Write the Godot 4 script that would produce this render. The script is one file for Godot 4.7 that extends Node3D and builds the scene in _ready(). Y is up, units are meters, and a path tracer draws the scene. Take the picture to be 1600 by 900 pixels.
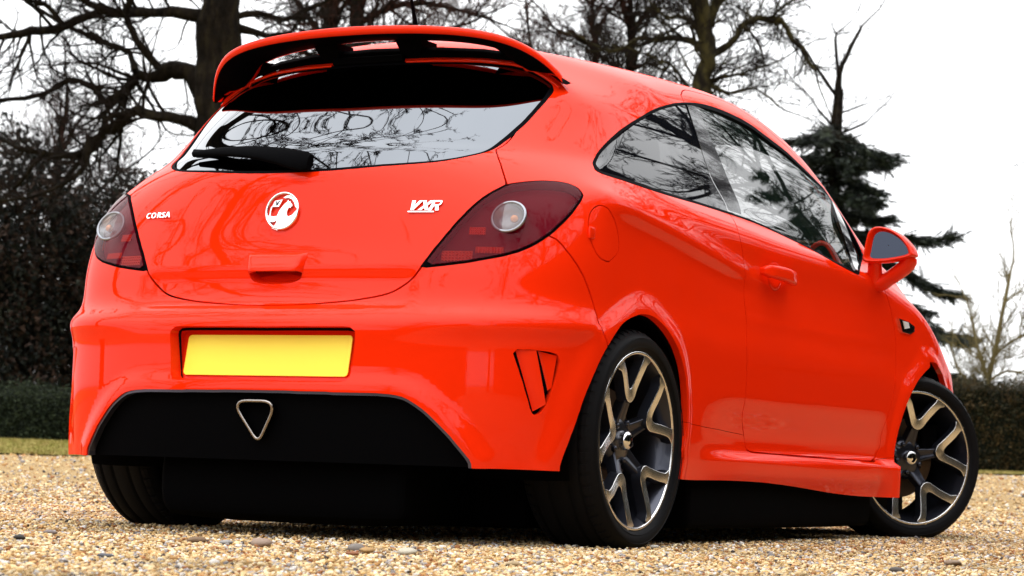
extends Node3D
# A red three-door hatchback on a gravel drive, bare oaks, shrubs and hedges behind it, under a white overcast sky.
# World frame: metres, x to the car's right, y up, the car points along -z, its rear axle is at z = 0.

const CAM_POS := Vector3(3.5523, 0.2098, 5.8755)
const CAM_ROT := Vector3(4.3915, 28.0498, 1.9151)   # pitch, yaw, roll in degrees
const HUB_Y := 0.2947
const WHEELBASE := 2.511

# outlines of the body panels, as (u, v) along the body surface: u runs from the rear centre round the right side, v from the sill to the roof centre
const OUTLINES := {
	"glass": [-0.120, 0.766, 0.063, 0.767, 0.077, 0.768, 0.091, 0.769, 0.105, 0.769, 0.119, 0.770, 0.132, 0.771, 0.146, 0.773, 0.159, 0.774, 0.172, 0.775, 0.185, 0.777, 0.199, 0.779, 0.212, 0.780, 0.225, 0.782, 0.238, 0.784, 0.251, 0.785, 0.264, 0.786, 0.277, 0.788, 0.290, 0.789, 0.301, 0.791, 0.313, 0.792, 0.325, 0.794, 0.337, 0.796, 0.348, 0.798, 0.359, 0.800, 0.371, 0.804, 0.384, 0.808, 0.396, 0.814, 0.408, 0.819, 0.422, 0.827, 0.435, 0.836, 0.448, 0.846, 0.462, 0.857, 0.476, 0.870, 0.489, 0.886, 0.501, 0.905, 0.511, 0.923, 0.522, 0.942, 0.533, 0.959, 0.546, 0.975, 0.560, 0.991, 0.575, 1.007, 0.591, 1.023, 0.609, 1.039, 0.626, 1.055, 0.642, 1.071, 0.658, 1.086, 0.674, 1.102, 0.690, 1.118, 0.708, 1.134, 0.726, 1.149, 0.750, 1.169, 0.778, 1.187, 0.818, 1.208, 0.821, 1.218, 0.826, 1.229, 0.830, 1.237, 0.829, 1.246, 0.824, 1.254, 0.819, 1.262, 0.809, 1.269, 0.796, 1.272, 0.778, 1.275, 0.759, 1.277, 0.739, 1.279, 0.719, 1.280, 0.699, 1.280, 0.677, 1.280, 0.652, 1.279, 0.625, 1.279, 0.600, 1.278, 0.575, 1.278, 0.550, 1.277, 0.525, 1.277, 0.500, 1.276, 0.475, 1.275, 0.449, 1.275, 0.421, 1.274, 0.393, 1.273, 0.366, 1.273, 0.338, 1.272, 0.309, 1.271, 0.280, 1.271, 0.253, 1.270, 0.227, 1.270, 0.202, 1.270, 0.177, 1.270, 0.152, 1.270, 0.127, 1.270, 0.104, 1.270, 0.080, 1.270, 0.055, 1.271, 0.031, 1.271, -0.120, 1.271],
	"gate": [-0.120, 1.289, 0.031, 1.289, 0.127, 1.288, 0.227, 1.288, 0.366, 1.291, 0.500, 1.294, 0.600, 1.296, 0.699, 1.298, 0.759, 1.295, 0.809, 1.287, 0.824, 1.272, 0.830, 1.255, 0.821, 1.220, 0.785, 1.187, 0.733, 1.149, 0.681, 1.102, 0.633, 1.055, 0.582, 1.007, 0.514, 0.898, 0.514, 0.853, 0.512, 0.814, 0.510, 0.785, 0.506, 0.763, 0.503, 0.746, 0.500, 0.731, 0.498, 0.717, 0.497, 0.704, 0.486, 0.697, 0.476, 0.690, 0.466, 0.684, 0.456, 0.678, 0.447, 0.671, 0.437, 0.663, 0.428, 0.654, 0.419, 0.645, 0.412, 0.637, 0.405, 0.629, 0.399, 0.621, 0.392, 0.613, 0.386, 0.605, 0.379, 0.596, 0.373, 0.586, 0.366, 0.577, 0.360, 0.568, 0.354, 0.558, 0.347, 0.548, 0.341, 0.539, 0.335, 0.527, 0.328, 0.515, 0.321, 0.504, 0.316, 0.495, 0.313, 0.489, 0.309, 0.483, 0.304, 0.476, 0.297, 0.467, 0.291, 0.461, 0.283, 0.453, 0.275, 0.447, 0.268, 0.441, 0.260, 0.436, 0.252, 0.432, 0.242, 0.428, 0.231, 0.425, 0.219, 0.422, 0.210, 0.420, 0.199, 0.418, 0.189, 0.416, 0.179, 0.414, 0.169, 0.413, 0.160, 0.411, 0.150, 0.410, 0.140, 0.409, 0.131, 0.408, 0.122, 0.407, 0.113, 0.406, 0.104, 0.405, 0.093, 0.404, 0.081, 0.403, 0.069, 0.402, 0.056, 0.401, 0.045, 0.400, 0.035, 0.400, 0.024, 0.399, 0.014, 0.399, 0.003, 0.399, -0.120, 0.398],
	"lamp": [0.497, 0.704, 0.505, 0.707, 0.514, 0.709, 0.525, 0.711, 0.538, 0.714, 0.551, 0.716, 0.561, 0.718, 0.573, 0.719, 0.584, 0.720, 0.595, 0.720, 0.606, 0.720, 0.617, 0.719, 0.627, 0.718, 0.635, 0.716, 0.645, 0.710, 0.652, 0.702, 0.653, 0.694, 0.654, 0.684, 0.645, 0.670, 0.638, 0.659, 0.628, 0.646, 0.619, 0.632, 0.610, 0.620, 0.602, 0.611, 0.594, 0.601, 0.586, 0.593, 0.579, 0.586, 0.573, 0.579, 0.566, 0.572, 0.559, 0.566, 0.552, 0.560, 0.543, 0.553, 0.535, 0.547, 0.526, 0.541, 0.517, 0.536, 0.508, 0.531, 0.499, 0.527, 0.489, 0.524, 0.480, 0.521, 0.471, 0.518, 0.461, 0.516, 0.451, 0.514, 0.441, 0.512, 0.431, 0.510, 0.422, 0.508, 0.412, 0.506, 0.402, 0.504, 0.392, 0.503, 0.382, 0.502, 0.372, 0.500, 0.361, 0.499, 0.351, 0.498, 0.343, 0.497, 0.334, 0.496, 0.325, 0.495, 0.316, 0.494, 0.322, 0.505, 0.329, 0.517, 0.335, 0.528, 0.341, 0.539, 0.347, 0.548, 0.354, 0.558, 0.360, 0.568, 0.366, 0.577, 0.373, 0.586, 0.379, 0.596, 0.386, 0.605, 0.392, 0.613, 0.399, 0.621, 0.405, 0.629, 0.412, 0.637, 0.419, 0.645, 0.428, 0.654, 0.437, 0.663, 0.447, 0.671, 0.456, 0.678, 0.466, 0.685, 0.476, 0.691, 0.486, 0.698],
	"bumper": [-0.120, 0.549, 0.236, 0.615, 0.336, 0.545, 0.392, 0.533, 0.489, 0.554, 0.526, 0.571, 0.559, 0.576, 0.562, 0.564, 0.570, 0.561, 0.577, 0.556, 0.583, 0.549, 0.589, 0.540, 0.595, 0.531, 0.602, 0.522, 0.608, 0.513, 0.613, 0.506, 0.618, 0.499, 0.623, 0.492, 0.628, 0.484, 0.634, 0.476, 0.639, 0.468, 0.644, 0.458, 0.650, 0.447, 0.656, 0.436, 0.660, 0.427, 0.664, 0.417, 0.668, 0.407, 0.671, 0.396, 0.675, 0.384, 0.678, 0.371, 0.681, 0.358, 0.684, 0.346, 0.689, 0.333, 0.693, 0.321, 0.698, 0.310, 0.703, 0.299, 0.723, 0.199, 0.723, -0.200, -0.120, -0.200],
	"sglass": [0.770, 0.829, 0.790, 0.881, 0.809, 0.928, 0.831, 0.960, 0.859, 0.986, 0.889, 1.009, 0.914, 1.025, 0.941, 1.041, 0.969, 1.057, 0.996, 1.070, 1.023, 1.082, 1.050, 1.094, 1.080, 1.106, 1.110, 1.118, 1.141, 1.129, 1.175, 1.142, 1.210, 1.154, 1.247, 1.165, 1.297, 1.178, 1.350, 1.189, 1.403, 1.199, 1.449, 1.208, 1.495, 1.215, 1.539, 1.222, 1.588, 1.229, 1.639, 1.235, 1.686, 1.239, 1.728, 1.241, 1.768, 1.241, 1.807, 1.240, 1.848, 1.238, 1.890, 1.236, 1.931, 1.233, 1.962, 1.231, 1.994, 1.229, 2.025, 1.226, 2.055, 1.223, 2.084, 1.219, 2.112, 1.214, 2.140, 1.208, 2.168, 1.203, 2.202, 1.198, 2.239, 1.193, 2.275, 1.189, 2.306, 1.186, 2.340, 1.181, 2.373, 1.176, 2.395, 1.171, 2.422, 1.165, 2.451, 1.159, 2.482, 1.153, 2.512, 1.148, 2.542, 1.143, 2.573, 1.139, 2.605, 1.135, 2.640, 1.134, 2.680, 1.136, 2.825, 1.029, 2.914, 0.881, 2.879, 0.829, 2.816, 0.779, 2.704, 0.719, 2.646, 0.678, 2.602, 0.680, 2.560, 0.682, 2.518, 0.685, 2.478, 0.690, 2.445, 0.694, 2.410, 0.701, 2.374, 0.709, 2.340, 0.718, 2.306, 0.728, 2.272, 0.737, 2.238, 0.745, 2.206, 0.751, 2.171, 0.757, 2.134, 0.762, 2.094, 0.767, 2.052, 0.772, 2.008, 0.776, 1.964, 0.779, 1.920, 0.782, 1.876, 0.783, 1.832, 0.784, 1.789, 0.784, 1.742, 0.783, 1.694, 0.781, 1.646, 0.779, 1.598, 0.776, 1.551, 0.773, 1.507, 0.771, 1.466, 0.769, 1.429, 0.767, 1.398, 0.766, 1.360, 0.765, 1.321, 0.763, 1.282, 0.761, 1.244, 0.759, 1.208, 0.757, 1.169, 0.755, 1.127, 0.753, 1.085, 0.751, 1.045, 0.750, 1.009, 0.749, 0.976, 0.749, 0.944, 0.749, 0.915, 0.751, 0.888, 0.752, 0.865, 0.754, 0.846, 0.756, 0.826, 0.758, 0.807, 0.760, 0.791, 0.763, 0.778, 0.766, 0.766, 0.772, 0.756, 0.779, 0.763, 0.801],
	"pillar": [1.551, 1.223, 1.590, 1.227, 1.628, 1.232, 1.627, 1.214, 1.628, 1.198, 1.631, 1.183, 1.634, 1.167, 1.635, 1.152, 1.636, 1.136, 1.638, 1.120, 1.640, 1.104, 1.642, 1.089, 1.645, 1.074, 1.649, 1.061, 1.653, 1.047, 1.657, 1.033, 1.660, 1.019, 1.664, 1.003, 1.669, 0.986, 1.675, 0.969, 1.682, 0.950, 1.691, 0.930, 1.699, 0.909, 1.708, 0.886, 1.716, 0.861, 1.720, 0.833, 1.718, 0.804, 1.682, 0.803, 1.646, 0.801, 1.611, 0.800, 1.606, 0.830, 1.593, 0.858, 1.577, 0.885, 1.561, 0.910, 1.547, 0.934, 1.536, 0.955, 1.529, 0.974, 1.525, 0.992, 1.523, 1.010, 1.522, 1.027, 1.522, 1.044, 1.523, 1.061, 1.524, 1.076, 1.525, 1.090, 1.527, 1.105, 1.529, 1.122, 1.532, 1.138, 1.535, 1.155, 1.538, 1.169, 1.541, 1.186, 1.545, 1.204],
	"door": [1.561, 1.258, 1.618, 1.292, 1.661, 1.307, 1.697, 1.311, 1.734, 1.312, 1.763, 1.312, 1.801, 1.313, 1.844, 1.313, 1.888, 1.313, 1.928, 1.312, 1.963, 1.310, 1.996, 1.307, 2.029, 1.304, 2.060, 1.300, 2.089, 1.295, 2.114, 1.289, 2.139, 1.283, 2.165, 1.277, 2.191, 1.270, 2.217, 1.264, 2.243, 1.258, 2.269, 1.251, 2.296, 1.244, 2.323, 1.236, 2.352, 1.229, 2.382, 1.222, 2.415, 1.217, 2.687, 1.064, 2.951, 0.826, 2.911, 0.706, 2.913, 0.689, 2.929, 0.677, 2.946, 0.664, 2.968, 0.648, 2.994, 0.629, 3.017, 0.610, 3.031, 0.593, 3.045, 0.575, 3.057, 0.557, 3.067, 0.540, 3.074, 0.524, 3.079, 0.509, 3.082, 0.493, 3.084, 0.477, 3.085, 0.460, 3.084, 0.442, 3.082, 0.423, 3.076, 0.401, 3.066, 0.379, 3.056, 0.357, 3.048, 0.339, 3.042, 0.323, 3.030, 0.304, 3.013, 0.285, 2.994, 0.264, 2.975, 0.244, 2.959, 0.224, 2.942, 0.204, 2.927, 0.185, 2.917, 0.170, 2.921, 0.152, 2.923, 0.134, 2.906, 0.120, 2.882, 0.106, 2.859, 0.093, 2.806, 0.087, 2.768, 0.087, 2.725, 0.086, 2.677, 0.086, 2.626, 0.087, 2.572, 0.087, 2.516, 0.087, 2.459, 0.087, 2.400, 0.087, 2.342, 0.088, 2.285, 0.088, 2.231, 0.088, 2.182, 0.088, 2.137, 0.088, 2.086, 0.088, 2.033, 0.088, 1.978, 0.088, 1.925, 0.088, 1.873, 0.088, 1.825, 0.089, 1.782, 0.089, 1.746, 0.089, 1.717, 0.090, 1.679, 0.095, 1.670, 0.108, 1.661, 0.121, 1.653, 0.133, 1.641, 0.145, 1.629, 0.157, 1.620, 0.169, 1.615, 0.181, 1.615, 0.192, 1.617, 0.205, 1.618, 0.219, 1.620, 0.235, 1.621, 0.249, 1.621, 0.262, 1.620, 0.275, 1.620, 0.288, 1.619, 0.301, 1.618, 0.314, 1.617, 0.326, 1.616, 0.339, 1.616, 0.354, 1.619, 0.371, 1.622, 0.388, 1.625, 0.404, 1.626, 0.419, 1.627, 0.431, 1.626, 0.444, 1.624, 0.457, 1.622, 0.471, 1.621, 0.483, 1.620, 0.497, 1.619, 0.513, 1.618, 0.529, 1.616, 0.546, 1.613, 0.561, 1.610, 0.576, 1.607, 0.591, 1.603, 0.607, 1.598, 0.622, 1.592, 0.636, 1.584, 0.651, 1.577, 0.667, 1.575, 0.683, 1.578, 0.698, 1.589, 0.716, 1.604, 0.736, 1.614, 0.754, 1.618, 0.770, 1.613, 0.786, 1.607, 0.803, 1.604, 0.823, 1.594, 0.848, 1.579, 0.876, 1.563, 0.904, 1.547, 0.930, 1.536, 0.954, 1.529, 0.974, 1.526, 0.992, 1.524, 1.009, 1.523, 1.026, 1.524, 1.042, 1.525, 1.058, 1.525, 1.074, 1.525, 1.090, 1.524, 1.107, 1.523, 1.123, 1.523, 1.141, 1.523, 1.159, 1.525, 1.178, 1.529, 1.199, 1.538, 1.221],
	"fuel": [0.653, 0.597, 0.655, 0.609, 0.658, 0.622, 0.663, 0.633, 0.673, 0.645, 0.686, 0.655, 0.699, 0.654, 0.712, 0.650, 0.721, 0.641, 0.732, 0.629, 0.742, 0.617, 0.749, 0.606, 0.755, 0.594, 0.761, 0.582, 0.764, 0.572, 0.766, 0.561, 0.766, 0.549, 0.761, 0.538, 0.750, 0.529, 0.735, 0.520, 0.721, 0.511, 0.700, 0.514, 0.683, 0.519, 0.674, 0.528, 0.665, 0.541, 0.659, 0.554, 0.656, 0.564, 0.654, 0.575, 0.653, 0.586],
	"arch_rear": [0.588, 0.016, 0.591, 0.027, 0.593, 0.038, 0.596, 0.049, 0.599, 0.060, 0.602, 0.070, 0.605, 0.081, 0.608, 0.093, 0.612, 0.104, 0.615, 0.115, 0.619, 0.127, 0.622, 0.139, 0.626, 0.150, 0.629, 0.162, 0.633, 0.173, 0.637, 0.183, 0.641, 0.193, 0.646, 0.203, 0.651, 0.213, 0.656, 0.223, 0.661, 0.233, 0.667, 0.243, 0.672, 0.253, 0.678, 0.263, 0.684, 0.273, 0.691, 0.283, 0.699, 0.294, 0.708, 0.305, 0.717, 0.317, 0.727, 0.329, 0.739, 0.342, 0.751, 0.355, 0.764, 0.366, 0.781, 0.377, 0.800, 0.387, 0.818, 0.394, 0.841, 0.402, 0.864, 0.405, 0.883, 0.405, 0.904, 0.402, 0.923, 0.397, 0.941, 0.389, 0.960, 0.379, 0.980, 0.367, 0.998, 0.355, 1.015, 0.344, 1.032, 0.333, 1.048, 0.323, 1.063, 0.312, 1.077, 0.301, 1.090, 0.290, 1.102, 0.278, 1.111, 0.266, 1.118, 0.255, 1.125, 0.243, 1.130, 0.230, 1.134, 0.217, 1.138, 0.205, 1.141, 0.193, 1.143, 0.181, 1.145, 0.170, 1.145, 0.158, 1.145, 0.147, 1.144, 0.137, 1.142, 0.126, 1.139, 0.115, 1.136, 0.103, 1.134, 0.091, 1.132, 0.079, 1.139, 0.057, 1.129, 0.023, 1.125, 0.003, 1.125, -0.200, 0.588, -0.200],
	"arch_front": [3.045, -0.200, 3.045, 0.052, 3.042, 0.067, 3.040, 0.083, 3.038, 0.099, 3.040, 0.116, 3.044, 0.131, 3.051, 0.148, 3.059, 0.166, 3.069, 0.184, 3.078, 0.201, 3.089, 0.219, 3.101, 0.238, 3.112, 0.256, 3.123, 0.273, 3.136, 0.291, 3.149, 0.309, 3.164, 0.326, 3.179, 0.344, 3.195, 0.361, 3.213, 0.379, 3.231, 0.398, 3.249, 0.417, 3.270, 0.440, 3.293, 0.465, 3.318, 0.493, 3.308, 0.504, 3.360, 0.544, 3.416, 0.551, 3.463, 0.511, 3.501, 0.417, 3.515, 0.324, 3.520, 0.187, 3.520, -0.200],
	"skirt": [1.101, 0.152, 1.131, 0.148, 1.172, 0.147, 1.214, 0.145, 1.257, 0.144, 1.300, 0.142, 1.339, 0.141, 1.381, 0.140, 1.423, 0.139, 1.464, 0.138, 1.502, 0.136, 1.540, 0.135, 1.577, 0.134, 1.615, 0.133, 1.653, 0.131, 1.680, 0.093, 1.717, 0.088, 2.138, 0.085, 2.519, 0.086, 2.806, 0.085, 2.930, 0.097, 3.180, 0.117, 3.180, -0.200, 1.101, -0.200],
	"diffuser": [-0.120, 0.176, 0.013, 0.175, 0.025, 0.175, 0.037, 0.175, 0.048, 0.175, 0.060, 0.175, 0.072, 0.175, 0.083, 0.174, 0.094, 0.174, 0.105, 0.174, 0.116, 0.174, 0.128, 0.174, 0.139, 0.174, 0.150, 0.174, 0.160, 0.173, 0.171, 0.173, 0.182, 0.173, 0.193, 0.173, 0.203, 0.173, 0.213, 0.173, 0.224, 0.173, 0.234, 0.173, 0.244, 0.173, 0.254, 0.173, 0.262, 0.172, 0.270, 0.172, 0.277, 0.171, 0.284, 0.170, 0.293, 0.168, 0.301, 0.166, 0.309, 0.162, 0.317, 0.157, 0.325, 0.151, 0.333, 0.145, 0.341, 0.138, 0.349, 0.130, 0.355, 0.123, 0.363, 0.114, 0.371, 0.104, 0.379, 0.094, 0.386, 0.085, 0.392, 0.077, 0.397, 0.068, 0.403, 0.059, 0.408, 0.051, 0.415, 0.040, 0.421, 0.029, 0.428, 0.019, 0.448, -0.200, -0.120, -0.200],
	"vent": [0.490, 0.276, 0.497, 0.276, 0.504, 0.276, 0.512, 0.275, 0.519, 0.276, 0.526, 0.276, 0.534, 0.275, 0.542, 0.275, 0.552, 0.274, 0.562, 0.273, 0.570, 0.272, 0.575, 0.269, 0.581, 0.265, 0.582, 0.255, 0.581, 0.247, 0.580, 0.236, 0.578, 0.225, 0.575, 0.214, 0.572, 0.203, 0.569, 0.191, 0.565, 0.180, 0.562, 0.169, 0.558, 0.159, 0.554, 0.149, 0.550, 0.141, 0.542, 0.133, 0.532, 0.136, 0.529, 0.145, 0.526, 0.155, 0.524, 0.165, 0.521, 0.174, 0.518, 0.184, 0.515, 0.195, 0.512, 0.206, 0.508, 0.217, 0.505, 0.228, 0.502, 0.237, 0.499, 0.246, 0.496, 0.256, 0.493, 0.266],
	"post": [2.709, 1.086, 2.755, 1.100, 2.751, 1.082, 2.748, 1.059, 2.748, 1.035, 2.750, 1.010, 2.755, 0.986, 2.761, 0.963, 2.768, 0.944, 2.777, 0.922, 2.787, 0.899, 2.797, 0.873, 2.804, 0.843, 2.801, 0.810, 2.776, 0.771, 2.713, 0.723, 2.627, 0.693, 2.666, 0.732, 2.718, 0.778, 2.733, 0.814, 2.731, 0.843, 2.722, 0.869, 2.710, 0.892, 2.698, 0.913, 2.688, 0.933, 2.678, 0.955, 2.673, 0.978, 2.674, 1.001, 2.679, 1.026, 2.691, 1.054],
	"plate": [-0.120, 0.325, 0.000, 0.325, 0.067, 0.326, 0.134, 0.326, 0.181, 0.326, 0.192, 0.324, 0.199, 0.316, 0.201, 0.306, 0.199, 0.261, 0.196, 0.220, 0.193, 0.204, 0.188, 0.197, 0.178, 0.195, 0.134, 0.194, 0.067, 0.194, 0.000, 0.194, -0.120, 0.194],
	"grip": [-0.120, 0.491, 0.001, 0.491, 0.035, 0.491, 0.062, 0.490, 0.061, 0.481, 0.052, 0.467, 0.035, 0.460, 0.001, 0.458, -0.120, 0.458],
	"windscreen": [3.231, 1.007, 3.087, 1.112, 2.913, 1.219, 2.723, 1.334, 2.634, 1.459, 2.580, 1.733, 9.900, 1.733, 9.900, 1.007],
}
# single spots on the same surface
const SPOTS := {
	"filler": Vector2(0.659, 0.576),
	"handle_rear": Vector2(1.750, 0.582),
	"handle_front": Vector2(1.992, 0.575),
	"lamp": Vector2(0.488, 0.614),
	"reflector_a": Vector2(0.382, 0.524),
	"reflector_b": Vector2(0.446, 0.537),
	"reflector_c": Vector2(0.423, 0.587),
	"vent": Vector2(0.540, 0.202),
	"badge": Vector2(3.172, 0.584),
	"l1a": Vector2(0.493, 0.274),
	"l1b": Vector2(0.533, 0.141),
	"l1c": Vector2(0.535, 0.275),
	"l1d": Vector2(0.558, 0.160),
	"l2a": Vector2(0.535, 0.275),
	"l2b": Vector2(0.560, 0.187),
	"l2c": Vector2(0.578, 0.265),
	"l2d": Vector2(0.569, 0.196),
}

var rng := RandomNumberGenerator.new()
var names := {}
var M := {}
var fwd := Vector3.ZERO
var side := Vector3.ZERO
var body: Body

# ------------------------------------------------------------------ mesh helpers
class MB:
	var v := PackedVector3Array()
	var n := PackedVector3Array()
	var i := PackedInt32Array()
	func tri(a: Vector3, b: Vector3, c: Vector3) -> void:
		var nn := (c - a).cross(b - a).normalized()
		var k := v.size()
		v.append(a); v.append(b); v.append(c)
		n.append(nn); n.append(nn); n.append(nn)
		i.append(k); i.append(k + 1); i.append(k + 2)
	func quad(a: Vector3, b: Vector3, c: Vector3, d: Vector3) -> void:
		tri(a, b, c); tri(a, c, d)
	# rows of points joined to a smooth sheet
	func grid(rows: Array, closed := false, flip := false) -> void:
		var w: int = rows[0].size()
		var k := v.size()
		for r in rows:
			v.append_array(r)
		var h := rows.size()
		var nn := PackedVector3Array(); nn.resize(w * h)
		for y in h - 1:
			for x in (w if closed else w - 1):
				var x2: int = (x + 1) % w
				var a := y * w + x; var b := y * w + x2; var c := (y + 1) * w + x2; var d := (y + 1) * w + x
				var f := (v[k + c] - v[k + a]).cross(v[k + b] - v[k + d])
				if flip: f = -f
				nn[a] += f; nn[b] += f; nn[c] += f; nn[d] += f
				if flip:
					i.append_array([k + a, k + c, k + b, k + a, k + d, k + c])
				else:
					i.append_array([k + a, k + b, k + c, k + a, k + c, k + d])
		for q in nn: n.append(q.normalized())
	func cap(ring: PackedVector3Array, flip := false) -> void:
		var c := Vector3.ZERO
		for p in ring: c += p
		c /= ring.size()
		for q in ring.size():
			var a := ring[q]; var b := ring[(q + 1) % ring.size()]
			if flip: tri(c, b, a)
			else: tri(c, a, b)
	func tube(pts: PackedVector3Array, rad: PackedFloat32Array, sides := 5, close := false) -> void:
		var k := v.size()
		var m := pts.size()
		var up := Vector3.UP
		for q in m:
			var t: Vector3
			if close: t = pts[(q + 1) % m] - pts[(q + m - 1) % m]
			else: t = pts[mini(q + 1, m - 1)] - pts[maxi(q - 1, 0)]
			t = t.normalized()
			if q == 0:
				up = Vector3.UP if absf(t.y) < 0.9 else Vector3.RIGHT
			var a := t.cross(up).normalized()
			up = a.cross(t)
			for s in sides:
				var g := TAU * s / sides
				var nn := a * cos(g) + up * sin(g)
				n.append(nn); v.append(pts[q] + nn * rad[q])
		for q in (m if close else m - 1):
			var q2: int = (q + 1) % m
			for s in sides:
				var s2 := (s + 1) % sides
				i.append_array([k + q * sides + s, k + q2 * sides + s2, k + q2 * sides + s, k + q * sides + s, k + q * sides + s2, k + q2 * sides + s2])
	# profile of (radius, along) turned about the x axis
	func lathe(prof: Array, segs: int, at := Vector3.ZERO) -> void:
		var rows := []
		for p in prof:
			var r := PackedVector3Array()
			for s in segs:
				var g := TAU * s / segs
				r.append(at + Vector3(p.y, p.x * cos(g), p.x * sin(g)))
			rows.append(r)
		grid(rows, true)
	# a block with rounded edges
	func block(c: Vector3, size: Vector3, r: float, b := Basis.IDENTITY, k := 3) -> void:
		var h := size / 2.0
		var inn := Vector3(maxf(h.x - r, 0), maxf(h.y - r, 0), maxf(h.z - r, 0))
		for ax in 3:
			for sg in [-1.0, 1.0]:
				var rows := []
				for y in k * 2:
					var row := PackedVector3Array()
					for x in k * 2:
						var fa := -1.0 + 2.0 * mini(x, k * 2 - 1) / (k * 2 - 1)
						var fb := -1.0 + 2.0 * mini(y, k * 2 - 1) / (k * 2 - 1)
						# squeeze the middle so that vertices gather in the rounded edge
						fa = signf(fa) * (1.0 - (1.0 - absf(fa)) * 0.999)
						fb = signf(fb) * (1.0 - (1.0 - absf(fb)) * 0.999)
						var q := Vector3.ZERO
						q[ax] = sg; q[(ax + 1) % 3] = fa * sg; q[(ax + 2) % 3] = fb
						var ang := Vector3(tan(q.x * PI / 4), tan(q.y * PI / 4), tan(q.z * PI / 4))
						var lp := Vector3(signf(q.x) * inn.x if absf(q.x) > 0.35 else q.x / 0.35 * inn.x, signf(q.y) * inn.y if absf(q.y) > 0.35 else q.y / 0.35 * inn.y, signf(q.z) * inn.z if absf(q.z) > 0.35 else q.z / 0.35 * inn.z)
						row.append(c + b * (lp + ang.normalized() * r))
					rows.append(row)
				grid(rows, false, true)
	# a flat outline (x, y) given thickness along z, then moved by t
	func plate(poly: PackedVector2Array, z0: float, z1: float, t := Transform3D.IDENTITY, sides := true) -> void:
		var idx := Geometry2D.triangulate_polygon(poly)
		for q in range(0, idx.size(), 3):
			var a := poly[idx[q]]; var b := poly[idx[q + 1]]; var c := poly[idx[q + 2]]
			if (b - a).cross(c - a) > 0:
				var s := b; b = c; c = s
			tri(t * Vector3(a.x, a.y, z1), t * Vector3(b.x, b.y, z1), t * Vector3(c.x, c.y, z1))
		if sides:
			var cw := Geometry2D.is_polygon_clockwise(poly)
			for q in poly.size():
				var a := poly[q]; var b := poly[(q + 1) % poly.size()]
				if cw: var s := a; a = b; b = s
				quad(t * Vector3(a.x, a.y, z1), t * Vector3(b.x, b.y, z1), t * Vector3(b.x, b.y, z0), t * Vector3(a.x, a.y, z0))
	func mesh() -> ArrayMesh:
		var arr := []
		arr.resize(Mesh.ARRAY_MAX)
		arr[Mesh.ARRAY_VERTEX] = v
		arr[Mesh.ARRAY_NORMAL] = n
		arr[Mesh.ARRAY_INDEX] = i
		var m := ArrayMesh.new()
		if v.size(): m.add_surface_from_arrays(Mesh.PRIMITIVE_TRIANGLES, arr)
		return m

# ------------------------------------------------------------------ scene helpers
func numbered(called: String) -> String:
	if not names.has(called):
		names[called] = 0
		return called
	names[called] += 1
	return "%s_%03d" % [called, names[called]]

func thing(called: String, label: String, category: String, group := "", at := Vector3.ZERO, turn := 0.0) -> Node3D:
	var o := Node3D.new()
	o.name = numbered(called)
	add_child(o, true)
	o.position = at
	o.rotation.y = turn
	tag(o, label, category, group)
	return o

func tag(o: Node, label: String, category: String, group := "", kind := "") -> void:
	if label: o.set_meta("label", label)
	if category: o.set_meta("category", category)
	if group: o.set_meta("group", group)
	if kind: o.set_meta("kind", kind)

func put(called: String, mb: MB, mat: Material, parent: Node = self) -> MeshInstance3D:
	var o := MeshInstance3D.new()
	o.name = called if parent != self else numbered(called)
	o.mesh = mb.mesh()
	o.material_override = mat
	parent.add_child(o, true)
	return o

func mat(col: Color, rough: float, metal := 0.0, coat := 0.0, spec := 0.5) -> StandardMaterial3D:
	var m := StandardMaterial3D.new()
	m.albedo_color = col.linear_to_srgb()
	m.roughness = rough
	m.metallic = metal
	m.metallic_specular = spec
	if coat > 0:
		m.clearcoat_enabled = true
		m.clearcoat = coat
		m.clearcoat_roughness = 0.02
	return m

func noise_tex(freq: float, cols: Array, offs: Array, sd: int, oct := 4, size := 512) -> NoiseTexture2D:
	var f := FastNoiseLite.new()
	f.seed = sd; f.frequency = freq; f.fractal_octaves = oct
	var t := NoiseTexture2D.new()
	t.width = size; t.height = size; t.seamless = true; t.noise = f
	var g := Gradient.new()
	var cc := PackedColorArray()
	for c in cols: cc.append(c.linear_to_srgb())
	g.colors = cc; g.offsets = PackedFloat32Array(offs)
	t.color_ramp = g
	return t

func bump_tex(freq: float, sd: int, strength: float) -> NoiseTexture2D:
	var f := FastNoiseLite.new()
	f.seed = sd; f.frequency = freq; f.fractal_octaves = 4
	var t := NoiseTexture2D.new()
	t.width = 512; t.height = 512; t.seamless = true; t.noise = f
	t.as_normal_map = true; t.bump_strength = strength
	return t

func sstep(a: float, b: float, x: float) -> float:
	return smoothstep(a, b, x)

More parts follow.
